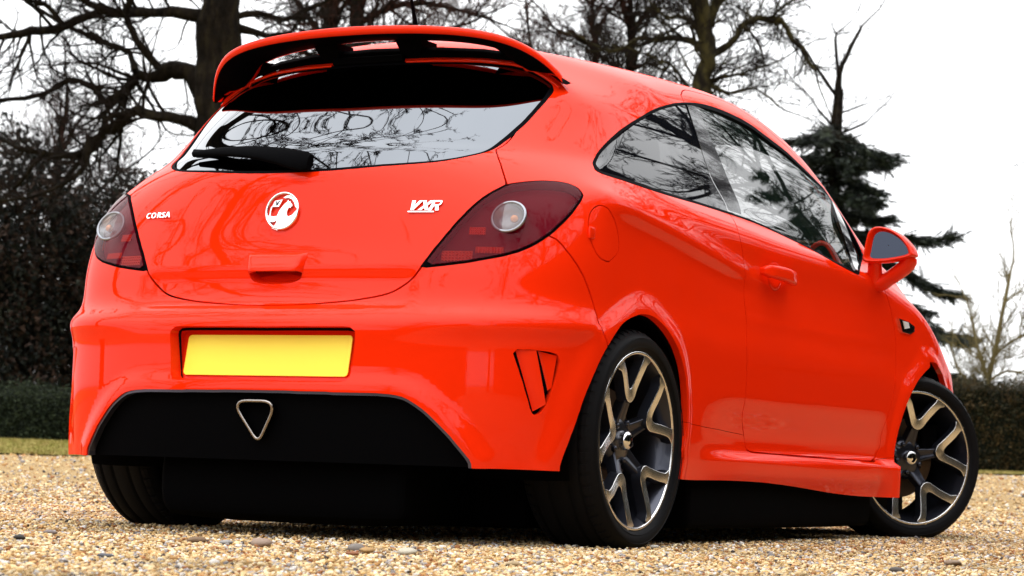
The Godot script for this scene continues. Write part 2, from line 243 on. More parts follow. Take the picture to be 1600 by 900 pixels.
# ------------------------------------------------------------------ the body surface
class Spl:
	# natural cubic spline through knots
	var t: PackedFloat32Array
	var c: PackedFloat32Array
	func _init(k: PackedFloat32Array) -> void:
		t = k
	func second(y: PackedVector3Array) -> PackedVector3Array:
		var m := t.size()
		var s := PackedVector3Array(); s.resize(m)
		var cp := PackedFloat32Array(); cp.resize(m)
		var dp := PackedVector3Array(); dp.resize(m)
		for q in range(1, m - 1):
			var h0 := t[q] - t[q - 1]; var h1 := t[q + 1] - t[q]
			var b := 2.0 * (h0 + h1) - h0 * cp[q - 1]
			cp[q] = h1 / b
			dp[q] = (6.0 * ((y[q + 1] - y[q]) / h1 - (y[q] - y[q - 1]) / h0) - h0 * dp[q - 1]) / b
		for q in range(m - 2, 0, -1):
			s[q] = dp[q] - cp[q] * s[q + 1]
		return s
	func at(y: PackedVector3Array, s: PackedVector3Array, x: float, k: int) -> Vector3:
		var h := t[k + 1] - t[k]
		var a := (t[k + 1] - x) / h
		var b := (x - t[k]) / h
		return a * y[k] + b * y[k + 1] + ((a * a * a - a) * s[k] + (b * b * b - b) * s[k + 1]) * h * h / 6.0
	func seg(x: float) -> int:
		var k := 0
		while k < t.size() - 2 and x > t[k + 1]: k += 1
		return k

class Body:
	var ctrl := []          # rows of control points
	var us := PackedFloat32Array()
	var vs := PackedFloat32Array()
	var P := PackedVector3Array()
	var N := PackedVector3Array()
	var nu := 0
	var nv := 0
	var F := {}
	var outline := {}
	static func lin(z: float, p: Array) -> float:
		if z <= p[0][0]: return p[0][1]
		for k in range(1, p.size()):
			if z <= p[k][0]:
				return lerpf(p[k - 1][1], p[k][1], (z - p[k - 1][0]) / (p[k][0] - p[k - 1][0]))
		return p[-1][1]
	# one level line of the body: rear centre height, corner height, rearmost z, corner squareness, half width, side heights, front
	func row(yr: float, yc: float, zr: float, n: float, w: float, ys: Array, zf: float, yf: float, nf: float, z0: float, ws := []) -> void:
		var woff := [[-3.0, -0.03], [-2.6, 0.0], [-2.3, 0.0], [-2.0, -0.003], [-1.25, -0.008], [-0.85, -0.008], [-0.5, -0.005], [-0.18, 0.0]]
		ys = ys.duplicate(); ys.sort_custom(func(a, b): return a[0] < b[0])
		if ws: ws = ws.duplicate(); ws.sort_custom(func(a, b): return a[0] < b[0])
		var r := PackedVector3Array()
		# a fine line round the rear corner and straight on to z = 0.02, then evenly divided
		var ze := 0.02 if zr > 0.09 else z0 + 0.3 * (zr - z0)
		var fine := []
		for k in 241:
			var ang := PI / 2.0 * k / 240.0
			var ca := maxf(cos(ang), 0.0); var sa := sin(ang)
			fine.append(Vector3(w * pow(sa, 2.0 / n), yr + (yc - yr) * sa * sa, z0 + (zr - z0) * pow(ca, 2.0 / n)))
		if z0 > ze:
			for k in range(1, 21): fine.append(Vector3(w, yc, lerpf(z0, ze, k / 20.0)))
		else:
			var k := 0
			while fine[k].z >= ze: k += 1
			var cutp: Vector3 = fine[k - 1].lerp(fine[k], (fine[k - 1].z - ze) / (fine[k - 1].z - fine[k].z))
			fine.resize(k); fine.append(cutp)
		var run := [0.0]
		for k in range(1, fine.size()): run.append(run[-1] + Vector2(fine[k].x - fine[k - 1].x, fine[k].z - fine[k - 1].z).length())
		var at := 1
		for fr in [0.0, 0.17, 0.33, 0.47, 0.59, 0.69, 0.78, 0.88, 1.0]:
			var goal: float = fr * run[-1]
			while at < fine.size() - 1 and run[at] < goal: at += 1
			r.append(fine[at - 1].lerp(fine[at], (goal - run[at - 1]) / (run[at] - run[at - 1])))
		for z in [-0.26, -0.55, -0.88, -1.25, -1.65, -2.0, -2.3, -2.6, -2.9]:
			r.append(Vector3(lin(z, ws) if ws else w + lin(z, woff), lin(z, ys), z))
		if ws:
			# the cabin's lines turn in at the screen pillar and cross the windscreen
			r.resize(r.size() - 2)
			var wp := lin(-2.3, ws); var yp := lin(-2.3, ys)
			for k in range(1, 8):
				var g := PI / 2.0 * (1.0 - k / 7.0)
				var ca := maxf(cos(g), 0.0); var sa := maxf(sin(g), 0.0)
				r.append(Vector3(wp * pow(sa, 2.0 / nf), yf + (yp - yf) * sa * sa, -2.3 + (zf + 2.3) * pow(ca, 2.0 / nf)))
		else:
			var wf := w + lin(-2.9, woff)
			var yf0 := lin(-2.9, ys)
			for d in [70.0, 52.0, 34.0, 16.0, 0.0]:
				var ca := cos(deg_to_rad(d)); var sa := sin(deg_to_rad(d))
				r.append(Vector3(wf * pow(sa, 2.0 / nf), yf + (yf0 - yf) * sa * sa, -2.9 + (zf + 2.9) * pow(ca, 2.0 / nf)))
		ctrl.append(r)
	func knots(rows: Array) -> PackedFloat32Array:
		var t := PackedFloat32Array([0.0])
		var m: int = rows[0].size()
		for k in range(1, m):
			var s := 0.0
			for r in rows: s += sqrt(r[k].distance_to(r[k - 1]))
			s /= rows.size()
			t.append(t[-1] + s * s)
		return t
	func build(du: float, dv: float, warp: Callable) -> void:
		var mirrored := []
		for r in ctrl:
			var m := PackedVector3Array()
			for k in [3, 2, 1]: m.append(r[k] * Vector3(-1, 1, 1))
			m.append_array(r)
			for k in [2, 3, 4]: m.append(r[r.size() - k] * Vector3(-1, 1, 1))
			mirrored.append(m)
		var tu := knots(mirrored)
		var base := tu[3]
		for k in tu.size(): tu[k] -= base
		var cols := []
		for k in ctrl[0].size():
			var c := PackedVector3Array()
			for r in ctrl: c.append(r[k])
			cols.append(c)
		var tv := knots(cols)
		var su := Spl.new(tu); var sv := Spl.new(tv)
		var uend := tu[tu.size() - 4]
		var u := 0.0
		while u < uend - 0.0001:
			us.append(u)
			u += du if u < 3.85 else du * 4.0
		us.append(uend)
		nu = us.size()
		var vend := tv[tv.size() - 1]
		nv = int(vend / dv) + 1
		for k in nv: vs.append(vend * k / (nv - 1))
		var lines := []
		for m in mirrored:
			var s := su.second(m)
			var l := PackedVector3Array()
			var k := 0
			for uu in us:
				while k < tu.size() - 2 and uu > tu[k + 1]: k += 1
				l.append(su.at(m, s, uu, k))
			lines.append(l)
		P.resize(nu * nv); N.resize(nu * nv)
		for x in nu:
			var c := PackedVector3Array()
			for l in lines: c.append(l[x])
			var s := sv.second(c)
			var k := 0
			for y in nv:
				while k < tv.size() - 2 and vs[y] > tv[k + 1]: k += 1
				P[y * nu + x] = sv.at(c, s, vs[y], k)
		for name in outline: field(name)
		# the panes inside the window seal; the seal is wider round the door's frame
		var inner: PackedFloat32Array = F["sglass"].duplicate()
		for y in nv:
			for x in nu:
				if inner[y * nu + x] < 0.9:
					inner[y * nu + x] += 0.009 + 0.013 * smoothstep(1.50, 1.75, us[x]) * smoothstep(0.80, 0.95, vs[y]) + 0.005 * smoothstep(0.85, 0.78, vs[y])
		F["sglass_inner"] = inner
		normals()
		var Q := P.duplicate()
		for y in nv:
			for x in nu:
				var d: float = warp.call(P[y * nu + x], N[y * nu + x], y * nu + x)
				if d != 0.0: Q[y * nu + x] = P[y * nu + x] + N[y * nu + x] * d
		P = Q
		normals()
	func normals() -> void:
		for y in nv:
			for x in nu:
				var a := P[y * nu + mini(x + 1, nu - 1)] - P[y * nu + maxi(x - 1, 0)]
				var b := P[mini(y + 1, nv - 1) * nu + x] - P[maxi(y - 1, 0) * nu + x]
				var nn := a.cross(b)
				if x == 0 or x == nu - 1: nn.x = 0.0
				if y == nv - 1: nn = Vector3(0, 1, 0)
				N[y * nu + x] = nn.normalized() if nn.length_squared() > 1e-14 else Vector3.UP
	# signed distance (negative inside) of each grid point to an outline, with the corners of gentle bends cut
	func field(name: String) -> void:
		var raw: Array = outline[name]
		var poly := PackedVector2Array()
		for k in range(0, raw.size(), 2): poly.append(Vector2(raw[k], raw[k + 1]))
		outline[name] = poly
		var lo := Vector2(1e9, 1e9); var hi := -lo
		for p in poly: lo = lo.min(p); hi = hi.max(p)
		lo -= Vector2(0.06, 0.06); hi += Vector2(0.06, 0.06)
		var f := PackedFloat32Array(); f.resize(nu * nv); f.fill(1.0)
		var m := poly.size()
		for y in nv:
			if vs[y] < lo.y or vs[y] > hi.y: continue
			for x in nu:
				if us[x] < lo.x or us[x] > hi.x: continue
				var p := Vector2(us[x], vs[y])
				var best := 1e9
				var inside := false
				var a := poly[m - 1]
				for b in poly:
					var ab := b - a
					var ap := p - a
					var l2 := ab.length_squared()
					var t := clampf(ap.dot(ab) / l2, 0.0, 1.0) if l2 > 0 else 0.0
					best = minf(best, (ap - ab * t).length_squared())
					if (a.y > p.y) != (b.y > p.y) and p.x < (b.x - a.x) * (p.y - a.y) / (b.y - a.y) + a.x: inside = not inside
					a = b
				best = sqrt(best)
				f[y * nu + x] = -best if inside else best
		F[name] = f
	func spot(p: Vector2) -> Array:
		return find(p.x, p.y)
	# surface point and normal at (u, v)
	func find(u: float, v: float) -> Array:
		var x := us.bsearch(u) - 1
		x = clampi(x, 0, nu - 2)
		var dv := vs[1]
		var y := clampi(int(v / dv), 0, nv - 2)
		var s := (u - us[x]) / (us[x + 1] - us[x]); var t := (v - vs[y]) / dv
		var k := y * nu + x
		var p := P[k].lerp(P[k + 1], s).lerp(P[k + nu].lerp(P[k + nu + 1], s), t)
		var n := N[k].lerp(N[k + 1], s).lerp(N[k + nu].lerp(N[k + nu + 1], s), t).normalized()
		return [p, n]
	# triangles of the surface where every condition [field, sign, offset] holds: sign * (f - offset) < 0
	func part(mb: MB, conds: Array, mirror: bool, lift := 0.0, rim := 0.012, step := 1) -> void:
		var nc := conds.size()
		var fs := []; var sg := PackedFloat32Array(); var of := PackedFloat32Array()
		for c in conds:
			fs.append(F[c[0]]); sg.append(c[1]); of.append(c[2])
		var used := {}
		var mx := Vector3(-1, 1, 1) if mirror else Vector3.ONE
		# state of every grid point: all conditions hold?
		var ok := PackedByteArray(); ok.resize(nu * nv); ok.fill(1)
		var bad := []                       # per condition: 1 where it fails
		for c in nc:
			var f: PackedFloat32Array = fs[c]
			var b := PackedByteArray(); b.resize(nu * nv)
			var s := sg[c]; var o := of[c]
			for k in nu * nv:
				if s * (f[k] - o) >= 0.0:
					b[k] = 1; ok[k] = 0
			bad.append(b)
		var xs := range(0, nu - 1, step)
		for y in range(0, nv - 1, step):
			var y2: int = mini(y + step, nv - 1)
			for x in xs:
				var x2: int = mini(x + step, nu - 1)
				var k0: int = y * nu + x; var k1: int = y * nu + x2; var k2: int = y2 * nu + x2; var k3: int = y2 * nu + x
				if ok[k0] and ok[k1] and ok[k2] and ok[k3]:
					var id := [0, 0, 0, 0]
					var kk := [k0, k1, k2, k3]
					for q in 4:
						var k: int = kk[q]
						if not used.has(k):
							used[k] = mb.v.size()
							mb.v.append((P[k] + N[k] * lift) * mx); mb.n.append(N[k] * mx)
						id[q] = used[k]
					if mirror: mb.i.append_array([id[0], id[1], id[2], id[0], id[2], id[3]])
					else: mb.i.append_array([id[0], id[2], id[1], id[0], id[3], id[2]])
					continue
				var cut := false
				for c in nc:
					var b: PackedByteArray = bad[c]
					if b[k0] and b[k1] and b[k2] and b[k3]: cut = true; break
				if cut: continue
				# clip the cell: each vertex is [p, n, values...]
				var poly := []
				for k in [k0, k1, k2, k3]:
					var e := [P[k] + N[k] * lift, N[k]]
					for c in nc: e.append(sg[c] * (fs[c][k] - of[c]))
					poly.append(e)
				for c in nc:
					var out := []
					for q in poly.size():
						var a: Array = poly[q]; var b: Array = poly[(q + 1) % poly.size()]
						var fa: float = a[2 + c]; var fb: float = b[2 + c]
						if fa <= 0.0: out.append(a)
						if (fa < 0.0 and fb > 0.0) or (fa > 0.0 and fb < 0.0):
							var t := fa / (fa - fb)
							var e := [a[0].lerp(b[0], t), a[1].lerp(b[1], t).normalized()]
							for d in nc: e.append(0.0 if d == c else lerpf(a[2 + d], b[2 + d], t))
							out.append(e)
					poly = out
					if poly.size() < 3: break
				if poly.size() < 3: continue
				var st := mb.v.size()
				for e in poly:
					mb.v.append(e[0] * mx); mb.n.append(e[1] * mx)
				for q in range(1, poly.size() - 1):
					if mirror: mb.i.append_array([st, st + q, st + q + 1])
					else: mb.i.append_array([st, st + q + 1, st + q])
				if rim > 0.0:
					for q in poly.size():
						var a: Array = poly[q]; var b: Array = poly[(q + 1) % poly.size()]
						for c in nc:
							if absf(a[2 + c]) < 1e-6 and absf(b[2 + c]) < 1e-6:
								var pa: Vector3 = a[0] * mx; var pb: Vector3 = b[0] * mx
								var na: Vector3 = a[1] * mx; var nb: Vector3 = b[1] * mx
								if mirror: mb.quad(pb, pa, pa - na * rim, pb - nb * rim)
								else: mb.quad(pa, pb, pb - nb * rim, pa - na * rim)
								break

func body_rows() -> void:
	body.row(0.205, 0.205, 0.632, 2.9, 0.837, [[0, 0.194], [-0.3, 0.193], [-0.95, 0.19], [-1.35, 0.172], [-1.75, 0.151], [-2.1, 0.148], [-2.9, 0.17]], -3.3, 0.2, 2.6, 0.19)
	body.row(0.3, 0.3, 0.642, 2.9, 0.841, [[0, 0.29], [-2, 0.28], [-2.9, 0.24]], -3.33, 0.27, 2.6, 0.19)
	body.row(0.42, 0.42, 0.647, 2.9, 0.843, [[0, 0.42], [-2, 0.4], [-2.6, 0.33], [-2.9, 0.295]], -3.36, 0.34, 2.6, 0.2)
	body.row(0.53, 0.53, 0.648, 2.9, 0.845, [[0, 0.53], [-2, 0.5], [-2.6, 0.42], [-2.9, 0.35]], -3.37, 0.4, 2.6, 0.2)
	body.row(0.59, 0.595, 0.642, 2.9, 0.845, [[0, 0.61], [-2, 0.58], [-2.6, 0.49], [-2.9, 0.405]], -3.37, 0.45, 2.6, 0.2)
	body.row(0.632, 0.64, 0.612, 2.9, 0.839, [[0, 0.665], [-2, 0.635], [-2.6, 0.54], [-2.9, 0.45]], -3.36, 0.49, 2.6, 0.19)
	body.row(0.7, 0.72, 0.59, 2.95, 0.835, [[0, 0.74], [-2, 0.71], [-2.6, 0.6], [-2.9, 0.5]], -3.33, 0.53, 2.6, 0.19)
	body.row(0.78, 0.81, 0.571, 2.95, 0.832, [[0, 0.82], [-1.65, 0.805], [-2, 0.785], [-2.3, 0.74], [-2.6, 0.665], [-2.9, 0.55]], -3.28, 0.57, 2.5, 0.17)
	body.row(0.86, 0.89, 0.558, 2.8, 0.832, [[0, 0.895], [-1.65, 0.875], [-2, 0.85], [-2.3, 0.8], [-2.6, 0.725], [-2.9, 0.6]], -3.2, 0.61, 2.5, 0.12)
	body.row(0.94, 0.955, 0.546, 2.6, 0.824, [[0, 0.96], [-0.5, 0.955], [-1.65, 0.93], [-2, 0.905], [-2.3, 0.86], [-2.6, 0.785], [-2.9, 0.65]], -3.12, 0.65, 2.4, 0.055)
	body.row(1, 1.02, 0.534, 2.5, 0.784, [[0, 1.02], [-0.5, 1.01], [-1.65, 0.97], [-2, 0.95], [-2.3, 0.91], [-2.6, 0.83], [-2.9, 0.69]], -3.05, 0.69, 2.3, -0.06)
	body.row(1.09, 1.1, 0.44, 2.4, 0.748, [[-3, 0.7], [-2.9, 0.735], [-2.6, 0.86], [-2.3, 0.985], [-2, 1.05], [-1.65, 1.095], [-0.85, 1.115], [0, 1.1]], -2.72, 0.93, 2.3, -0.18, [[-2.9, 0.69], [-2.6, 0.71], [-2.3, 0.728], [-2, 0.741], [-1.65, 0.747], [-0.85, 0.748], [-0.18, 0.748]])
	body.row(1.2, 1.195, 0.325, 2.4, 0.7, [[-3, 0.7], [-2.9, 0.735], [-2.6, 0.86], [-2.3, 1.025], [-2, 1.135], [-1.65, 1.215], [-1.25, 1.24], [-0.85, 1.243], [-0.5, 1.23], [0, 1.2]], -2.55, 1, 2.2, -0.18, [[-2.9, 0.58], [-2.6, 0.62], [-2.3, 0.67], [-2, 0.693], [-1.65, 0.7], [-0.85, 0.701], [-0.18, 0.7]])
	body.row(1.31, 1.285, 0.21, 2.35, 0.648, [[-3, 0.7], [-2.9, 0.735], [-2.6, 0.86], [-2.3, 1.06], [-2, 1.2], [-1.65, 1.307], [-1.25, 1.35], [-0.85, 1.35], [-0.5, 1.33], [-0.18, 1.295]], -2.45, 1.05, 2.1, -0.18, [[-2.9, 0.48], [-2.6, 0.53], [-2.3, 0.6], [-2, 0.638], [-1.65, 0.649], [-0.85, 0.65], [-0.18, 0.648]])
	body.row(1.405, 1.355, 0.1, 2.25, 0.58, [[-3, 0.7], [-2.9, 0.735], [-2.6, 0.86], [-2.3, 1.09], [-2, 1.25], [-1.65, 1.378], [-1.25, 1.43], [-0.85, 1.424], [-0.5, 1.4], [-0.18, 1.365]], -2.4, 1.08, 2, -0.18, [[-2.9, 0.38], [-2.6, 0.43], [-2.3, 0.51], [-2, 0.56], [-1.65, 0.578], [-0.85, 0.58], [-0.18, 0.58]])
	body.row(1.455, 1.42, -0, 2.1, 0.45, [[-3, 0.7], [-2.9, 0.735], [-2.6, 0.86], [-2.3, 1.11], [-2, 1.285], [-1.65, 1.422], [-1.25, 1.472], [-0.85, 1.468], [-0.5, 1.45], [-0.18, 1.425]], -2.36, 1.1, 2, -0.18, [[-2.9, 0.25], [-2.6, 0.28], [-2.3, 0.35], [-2, 0.42], [-1.65, 0.45], [-0.85, 0.455], [-0.18, 0.45]])
	body.row(1.475, 1.46, -0.12, 2, 0.22, [[-3, 0.7], [-2.9, 0.735], [-2.6, 0.86], [-2.3, 1.125], [-2, 1.305], [-1.65, 1.44], [-1.25, 1.487], [-0.85, 1.487], [-0.5, 1.475], [-0.18, 1.455]], -2.33, 1.12, 2, -0.18, [[-2.9, 0.12], [-2.6, 0.14], [-2.3, 0.18], [-2, 0.2], [-1.65, 0.22], [-0.85, 0.22], [-0.18, 0.22]])
	# the centre line closes the roof and the bonnet
	var last := PackedVector3Array()
	for q in body.ctrl[-1]: last.append(Vector3(0, q.y + 0.008, q.z))
	body.ctrl.append(last)

# relief of the panels along the surface normal
func warp(p: Vector3, n: Vector3, k: int) -> float:
	var d := 0.0
	# flared wheel-arch lips
	if absf(n.x) > 0.3 and p.y < 0.8:
		var far: float = body.F["arch_rear"][k]
		if far < 0.06: d += 0.012 * sstep(0.06, 0.012, far)
		far = body.F["arch_front"][k]
		if far < 0.06: d += 0.010 * sstep(0.06, 0.012, far)
	# shoulder crease from the lamp to the door
	if p.z < 0.3 and p.z > -2.2 and p.y > 0.7 and p.y < 1.02:
		var yl := 0.945 - 0.115 * (0.25 - p.z) / 1.0
		var fade := sstep(-1.15, -0.55, p.z) * sstep(0.30, 0.18, p.z)
		d += 0.011 * fade * exp(-pow((p.y - yl) / 0.034, 2.0))
		d -= 0.006 * sstep(-0.2, -0.9, p.z) * exp(-pow((p.y - 0.80) / 0.09, 2.0)) * sstep(-2.1, -1.8, p.z)
	# door foot tucks in above the skirt, the skirt stands out
	if p.z < -0.25 and p.z > -2.15 and p.y < 0.47:
		var run := sstep(-0.30, -0.75, p.z) * sstep(-2.12, -2.0, p.z)
		d -= 0.016 * run * sstep(0.46, 0.31, p.y)
		d += 0.026 * sstep(-0.40, -0.75, p.z) * sstep(0.276, 0.264, p.y)
		d -= 0.014 * sstep(0.22, 0.15, p.y) * run
	if p.z > 0.3:
		# the tailgate's lower edge turns under
		if p.y > 0.6 and p.y < 0.74: d -= 0.011 * sstep(0.727, 0.705, p.y) * sstep(0.47, 0.40, absf(p.x)) * sstep(0.612, 0.64, p.y)
		# rolled rim round the diffuser opening
		var df: float = body.F["diffuser"][k]
		if df < 0.07: d += 0.014 * sstep(0.05, 0.008, df)
		# shelf at the bumper corner
		if p.x > 0.35: d += 0.010 * sstep(0.40, 0.62, p.x) * exp(-pow((p.y - 0.585) / 0.03, 2.0))
	return d

func sheet(called: String, conds: Array, m: Material, parent: Node, both := true, lift := 0.0, rim := 0.012, left_only := false) -> MeshInstance3D:
	var mb := MB.new()
	if not left_only: body.part(mb, conds, false, lift, rim)
	if both or left_only: body.part(mb, conds, true, lift, rim, 1)
	return put(called, mb, m, parent)

# the panes are true plain curves: pull a pane's vertices on to one smooth surface, never outside the body
func plain_glass(o: MeshInstance3D, rear: bool, left: bool, lift := 0.0) -> void:
	var arr: Array = (o.mesh as ArrayMesh).surface_get_arrays(0)
	var v: PackedVector3Array = arr[Mesh.ARRAY_VERTEX]
	var n: PackedVector3Array = arr[Mesh.ARRAY_NORMAL]
	for q in v.size():
		var p := v[q]
		if rear:
			var y := p.y - 1.2; var x2 := p.x * p.x
			var z := 0.3256 - 1.0608 * y - 0.19 * y * y - 0.2802 * x2 - 0.3711 * x2 * y - 0.7398 * x2 * x2
			var g := Vector3(p.x * (0.5604 + 0.7422 * y + 2.9592 * x2), 1.0608 + 0.38 * y + 0.3711 * x2, 1.0).normalized()
			var t := smoothstep(-0.006, 0.006, p.z + 0.003 - z)
			v[q].z = lerpf(p.z - 0.001, z, t); n[q] = n[q].lerp(g, t).normalized()
		else:
			var s := -1.0 if left else 1.0
			var y := p.y - 1.15; var zz := p.z + 0.9
			var x := 0.7285 + lift - 0.3374 * y - 0.4005 * y * y + 0.0003 * zz - 0.016 * zz * zz - 0.0047 * y * zz + 0.0035 * zz * zz * zz
			var g := Vector3(1.0, 0.3374 + 0.801 * y + 0.0047 * zz, -0.0003 + 0.032 * zz + 0.0047 * y - 0.0105 * zz * zz).normalized()
			var t := smoothstep(-0.005, 0.003, p.x * s + 0.010 - x)
			v[q].x = lerpf(p.x * s + 0.004, x, t) * s
			g.x *= s
			n[q] = n[q].lerp(g, t).normalized()
	# drop crumbs of glass cut off from the pane
	var idx: PackedInt32Array = arr[Mesh.ARRAY_INDEX]
	var key := {}; var par := PackedInt32Array()
	var of := PackedInt32Array(); of.resize(v.size())
	for q in v.size():
		var k := Vector3i((v[q] * 20000.0).round())
		if not key.has(k): key[k] = par.size(); par.append(par.size())
		of[q] = key[k]
	for q in range(0, idx.size(), 3):
		for e in [1, 2]:
			var a := of[idx[q]]; var b := of[idx[q + e]]
			while par[a] != a: a = par[a]
			while par[b] != b: b = par[b]
			par[b] = a
	var area := {}; var best := -1
	var root := PackedInt32Array()
	for q in range(0, idx.size(), 3):
		var a := of[idx[q]]
		while par[a] != a: a = par[a]
		root.append(a)
		area[a] = area.get(a, 0.0) + (v[idx[q + 1]] - v[idx[q]]).cross(v[idx[q + 2]] - v[idx[q]]).length()
		if best < 0 or area[a] > area[best]: best = a
	var keep := PackedInt32Array()
	for q in root.size():
		if area[root[q]] > 0.012:
			for e in 3: keep.append(idx[q * 3 + e])
	var used := {}; var nv := PackedVector3Array(); var nn := PackedVector3Array()
	for q in keep.size():
		if not used.has(keep[q]):
			used[keep[q]] = nv.size(); nv.append(v[keep[q]]); nn.append(n[keep[q]])
		keep[q] = used[keep[q]]
	arr = []
	arr.resize(Mesh.ARRAY_MAX)
	arr[Mesh.ARRAY_INDEX] = keep
	arr[Mesh.ARRAY_VERTEX] = nv; arr[Mesh.ARRAY_NORMAL] = nn
	var m := ArrayMesh.new()
	m.add_surface_from_arrays(Mesh.PRIMITIVE_TRIANGLES, arr)
	o.mesh = m

func node(called: String, parent: Node, at := Vector3.ZERO) -> Node3D:
	var o := Node3D.new()
	o.name = called
	parent.add_child(o, true)
	o.position = at
	return o

func wall_loop(mb: MB, a: PackedVector3Array, b: PackedVector3Array) -> void:
	for q in a.size() - 1: mb.quad(a[q], a[q + 1], b[q + 1], b[q])

# points of an outline on the body, mirrored to both halves when it crosses the centre
func on_body(name: String, lift := 0.0, dense := 1) -> PackedVector3Array:
	var r := PackedVector3Array()
	for p in body.outline[name]:
		if p.x < -0.001: continue
		var f := body.find(maxf(p.x, 0.0), clampf(p.y, 0.0, 10.0))
		r.append(f[0] + f[1] * lift)
	return r

func build_car() -> void:
	body = Body.new()
	for k in OUTLINES: body.outline[k] = OUTLINES[k].duplicate()
	body_rows()
	body.build(0.0125, 0.0115, warp)
	var car := thing("hatchback_car", "glossy red three-door hatchback with a big roof spoiler and yellow number plate", "car")
	var red: Material = M.red
	var g := 0.0028
	# --- painted shell
	sheet("tailgate", [["gate", 1, -g], ["glass", -1, 0.008], ["lamp", -1, 0.004], ["grip", -1, 0.0]], red, car)
	sheet("rear_bumper", [["bumper", 1, -0.0022], ["gate", -1, g * 0.6], ["lamp", -1, 0.003], ["diffuser", -1, 0.0], ["plate", -1, 0.0], ["vent", -1, 0.0], ["arch_rear", -1, 0.0]], red, car, true, 0.0, 0.02)
	sheet("body_side", [["gate", -1, 0.0012], ["lamp", -1, 0.003], ["bumper", -1, 0.0018], ["sglass", -1, 0.0], ["door", -1, 0.0022], ["skirt", -1, 0.0006], ["fuel", -1, 0.0014], ["arch_rear", -1, 0.0], ["arch_front", -1, 0.0], ["windscreen", -1, 0.0]], red, car, true, 0.0, 0.02)
	var fuel := sheet("fuel_flap", [["fuel", 1, -0.0014]], red, car, false)
	var fp: Array = body.spot(SPOTS.filler)
	var fm := MB.new()
	fm.block(fp[0] + fp[1] * 0.002, Vector3(0.012, 0.034, 0.03), 0.006)
	put("finger_pull", fm, red, fuel)
	for left in [false, true]:
		var door := sheet("door", [["door", 1, -0.0022], ["sglass", -1, 0.0], ["skirt", -1, 0.003]], red, car, false, 0.0, 0.016, left)
		door_handle(door, left)
		mirror(car, left)
		sheet("side_skirt", [["skirt", 1, -0.0006], ["arch_rear", -1, 0.0], ["arch_front", -1, 0.0]], red, car, false, 0.0, 0.02, left)
		# --- glass and its black surrounds
		sheet("window_seal", [["sglass", 1, -0.001], ["sglass_inner", -1, 0.0]], M.rubber, car, false, 0.001, 0.012, left)
		plain_glass(sheet("quarter_window", [["sglass_inner", 1, 0.0], ["pillar", -1, 0.0], ["door", -1, 0.0]], M.tint, car, false, -0.004, 0.0, left), false, left)
		plain_glass(sheet("door_window", [["sglass_inner", 1, 0.0], ["pillar", -1, 0.0], ["post", -1, 0.0], ["door", 1, 0.0]], M.pane, car, false, -0.004, 0.0, left), false, left)
		plain_glass(sheet("pillar_panel", [["sglass_inner", 1, 0.0], ["pillar", 1, 0.0]], M.gloss_black, car, false, -0.002, 0.0, left), false, left, 0.001)
		sheet("window_post", [["sglass_inner", 1, 0.0], ["post", 1, 0.0]], M.gloss_black, car, false, 0.002, 0.01, left)
		tail_lamp(car, left)
		bumper_vent(car, left)
		side_badge(car, left)
	plain_glass(sheet("rear_window", [["glass", 1, 0.0]], M.rear_glass, car, true, -0.004, 0.0), true, false)
	sheet("rear_window_seal", [["glass", 1, 0.006], ["glass", -1, -0.006]], M.rubber, car, true, -0.002, 0.004)
	sheet("windscreen", [["windscreen", 1, 0.0]], M.pane, car, true, -0.006, 0.0)
	# --- black lining behind the panels, so that the gaps are dark
	sheet("cabin_lining", [["glass", -1, 0.004], ["sglass_inner", -1, 0.0], ["windscreen", -1, 0.0], ["arch_rear", -1, 0.0], ["arch_front", -1, 0.0], ["plate", -1, -0.01], ["grip", -1, 0.0], ["diffuser", -1, 0.0], ["vent", -1, 0.0], ["lamp", -1, -0.004]], M.lining, car, true, -0.03, 0.0)
	spoiler(car)
	plate_recess(car)
	grip(car)
	diffuser(car)
	badges(car)
	wiper(car)
	underbody(car)
	cabin(car)
	wheels(car)
	var am := MB.new()
	var ap := PackedVector3Array([Vector3(-0.015, 1.47, -0.16), Vector3(-0.015, 1.53, -0.145), Vector3(-0.016, 1.62, -0.11), Vector3(-0.02, 1.86, 0.0)])
	am.tube(ap, PackedFloat32Array([0.012, 0.008, 0.004, 0.003]), 8)
	put("roof_aerial", am, M.black, car)

func mirrored(mb: MB) -> void:
	for q in mb.v.size():
		mb.v[q].x = -mb.v[q].x
		mb.n[q].x = -mb.n[q].x
	for q in range(0, mb.i.size(), 3):
		var t := mb.i[q]; mb.i[q] = mb.i[q + 1]; mb.i[q + 1] = t

func put_side(called: String, mb: MB, m: Material, parent: Node, left: bool) -> MeshInstance3D:
	if left: mirrored(mb)
	return put(called, mb, m, parent)

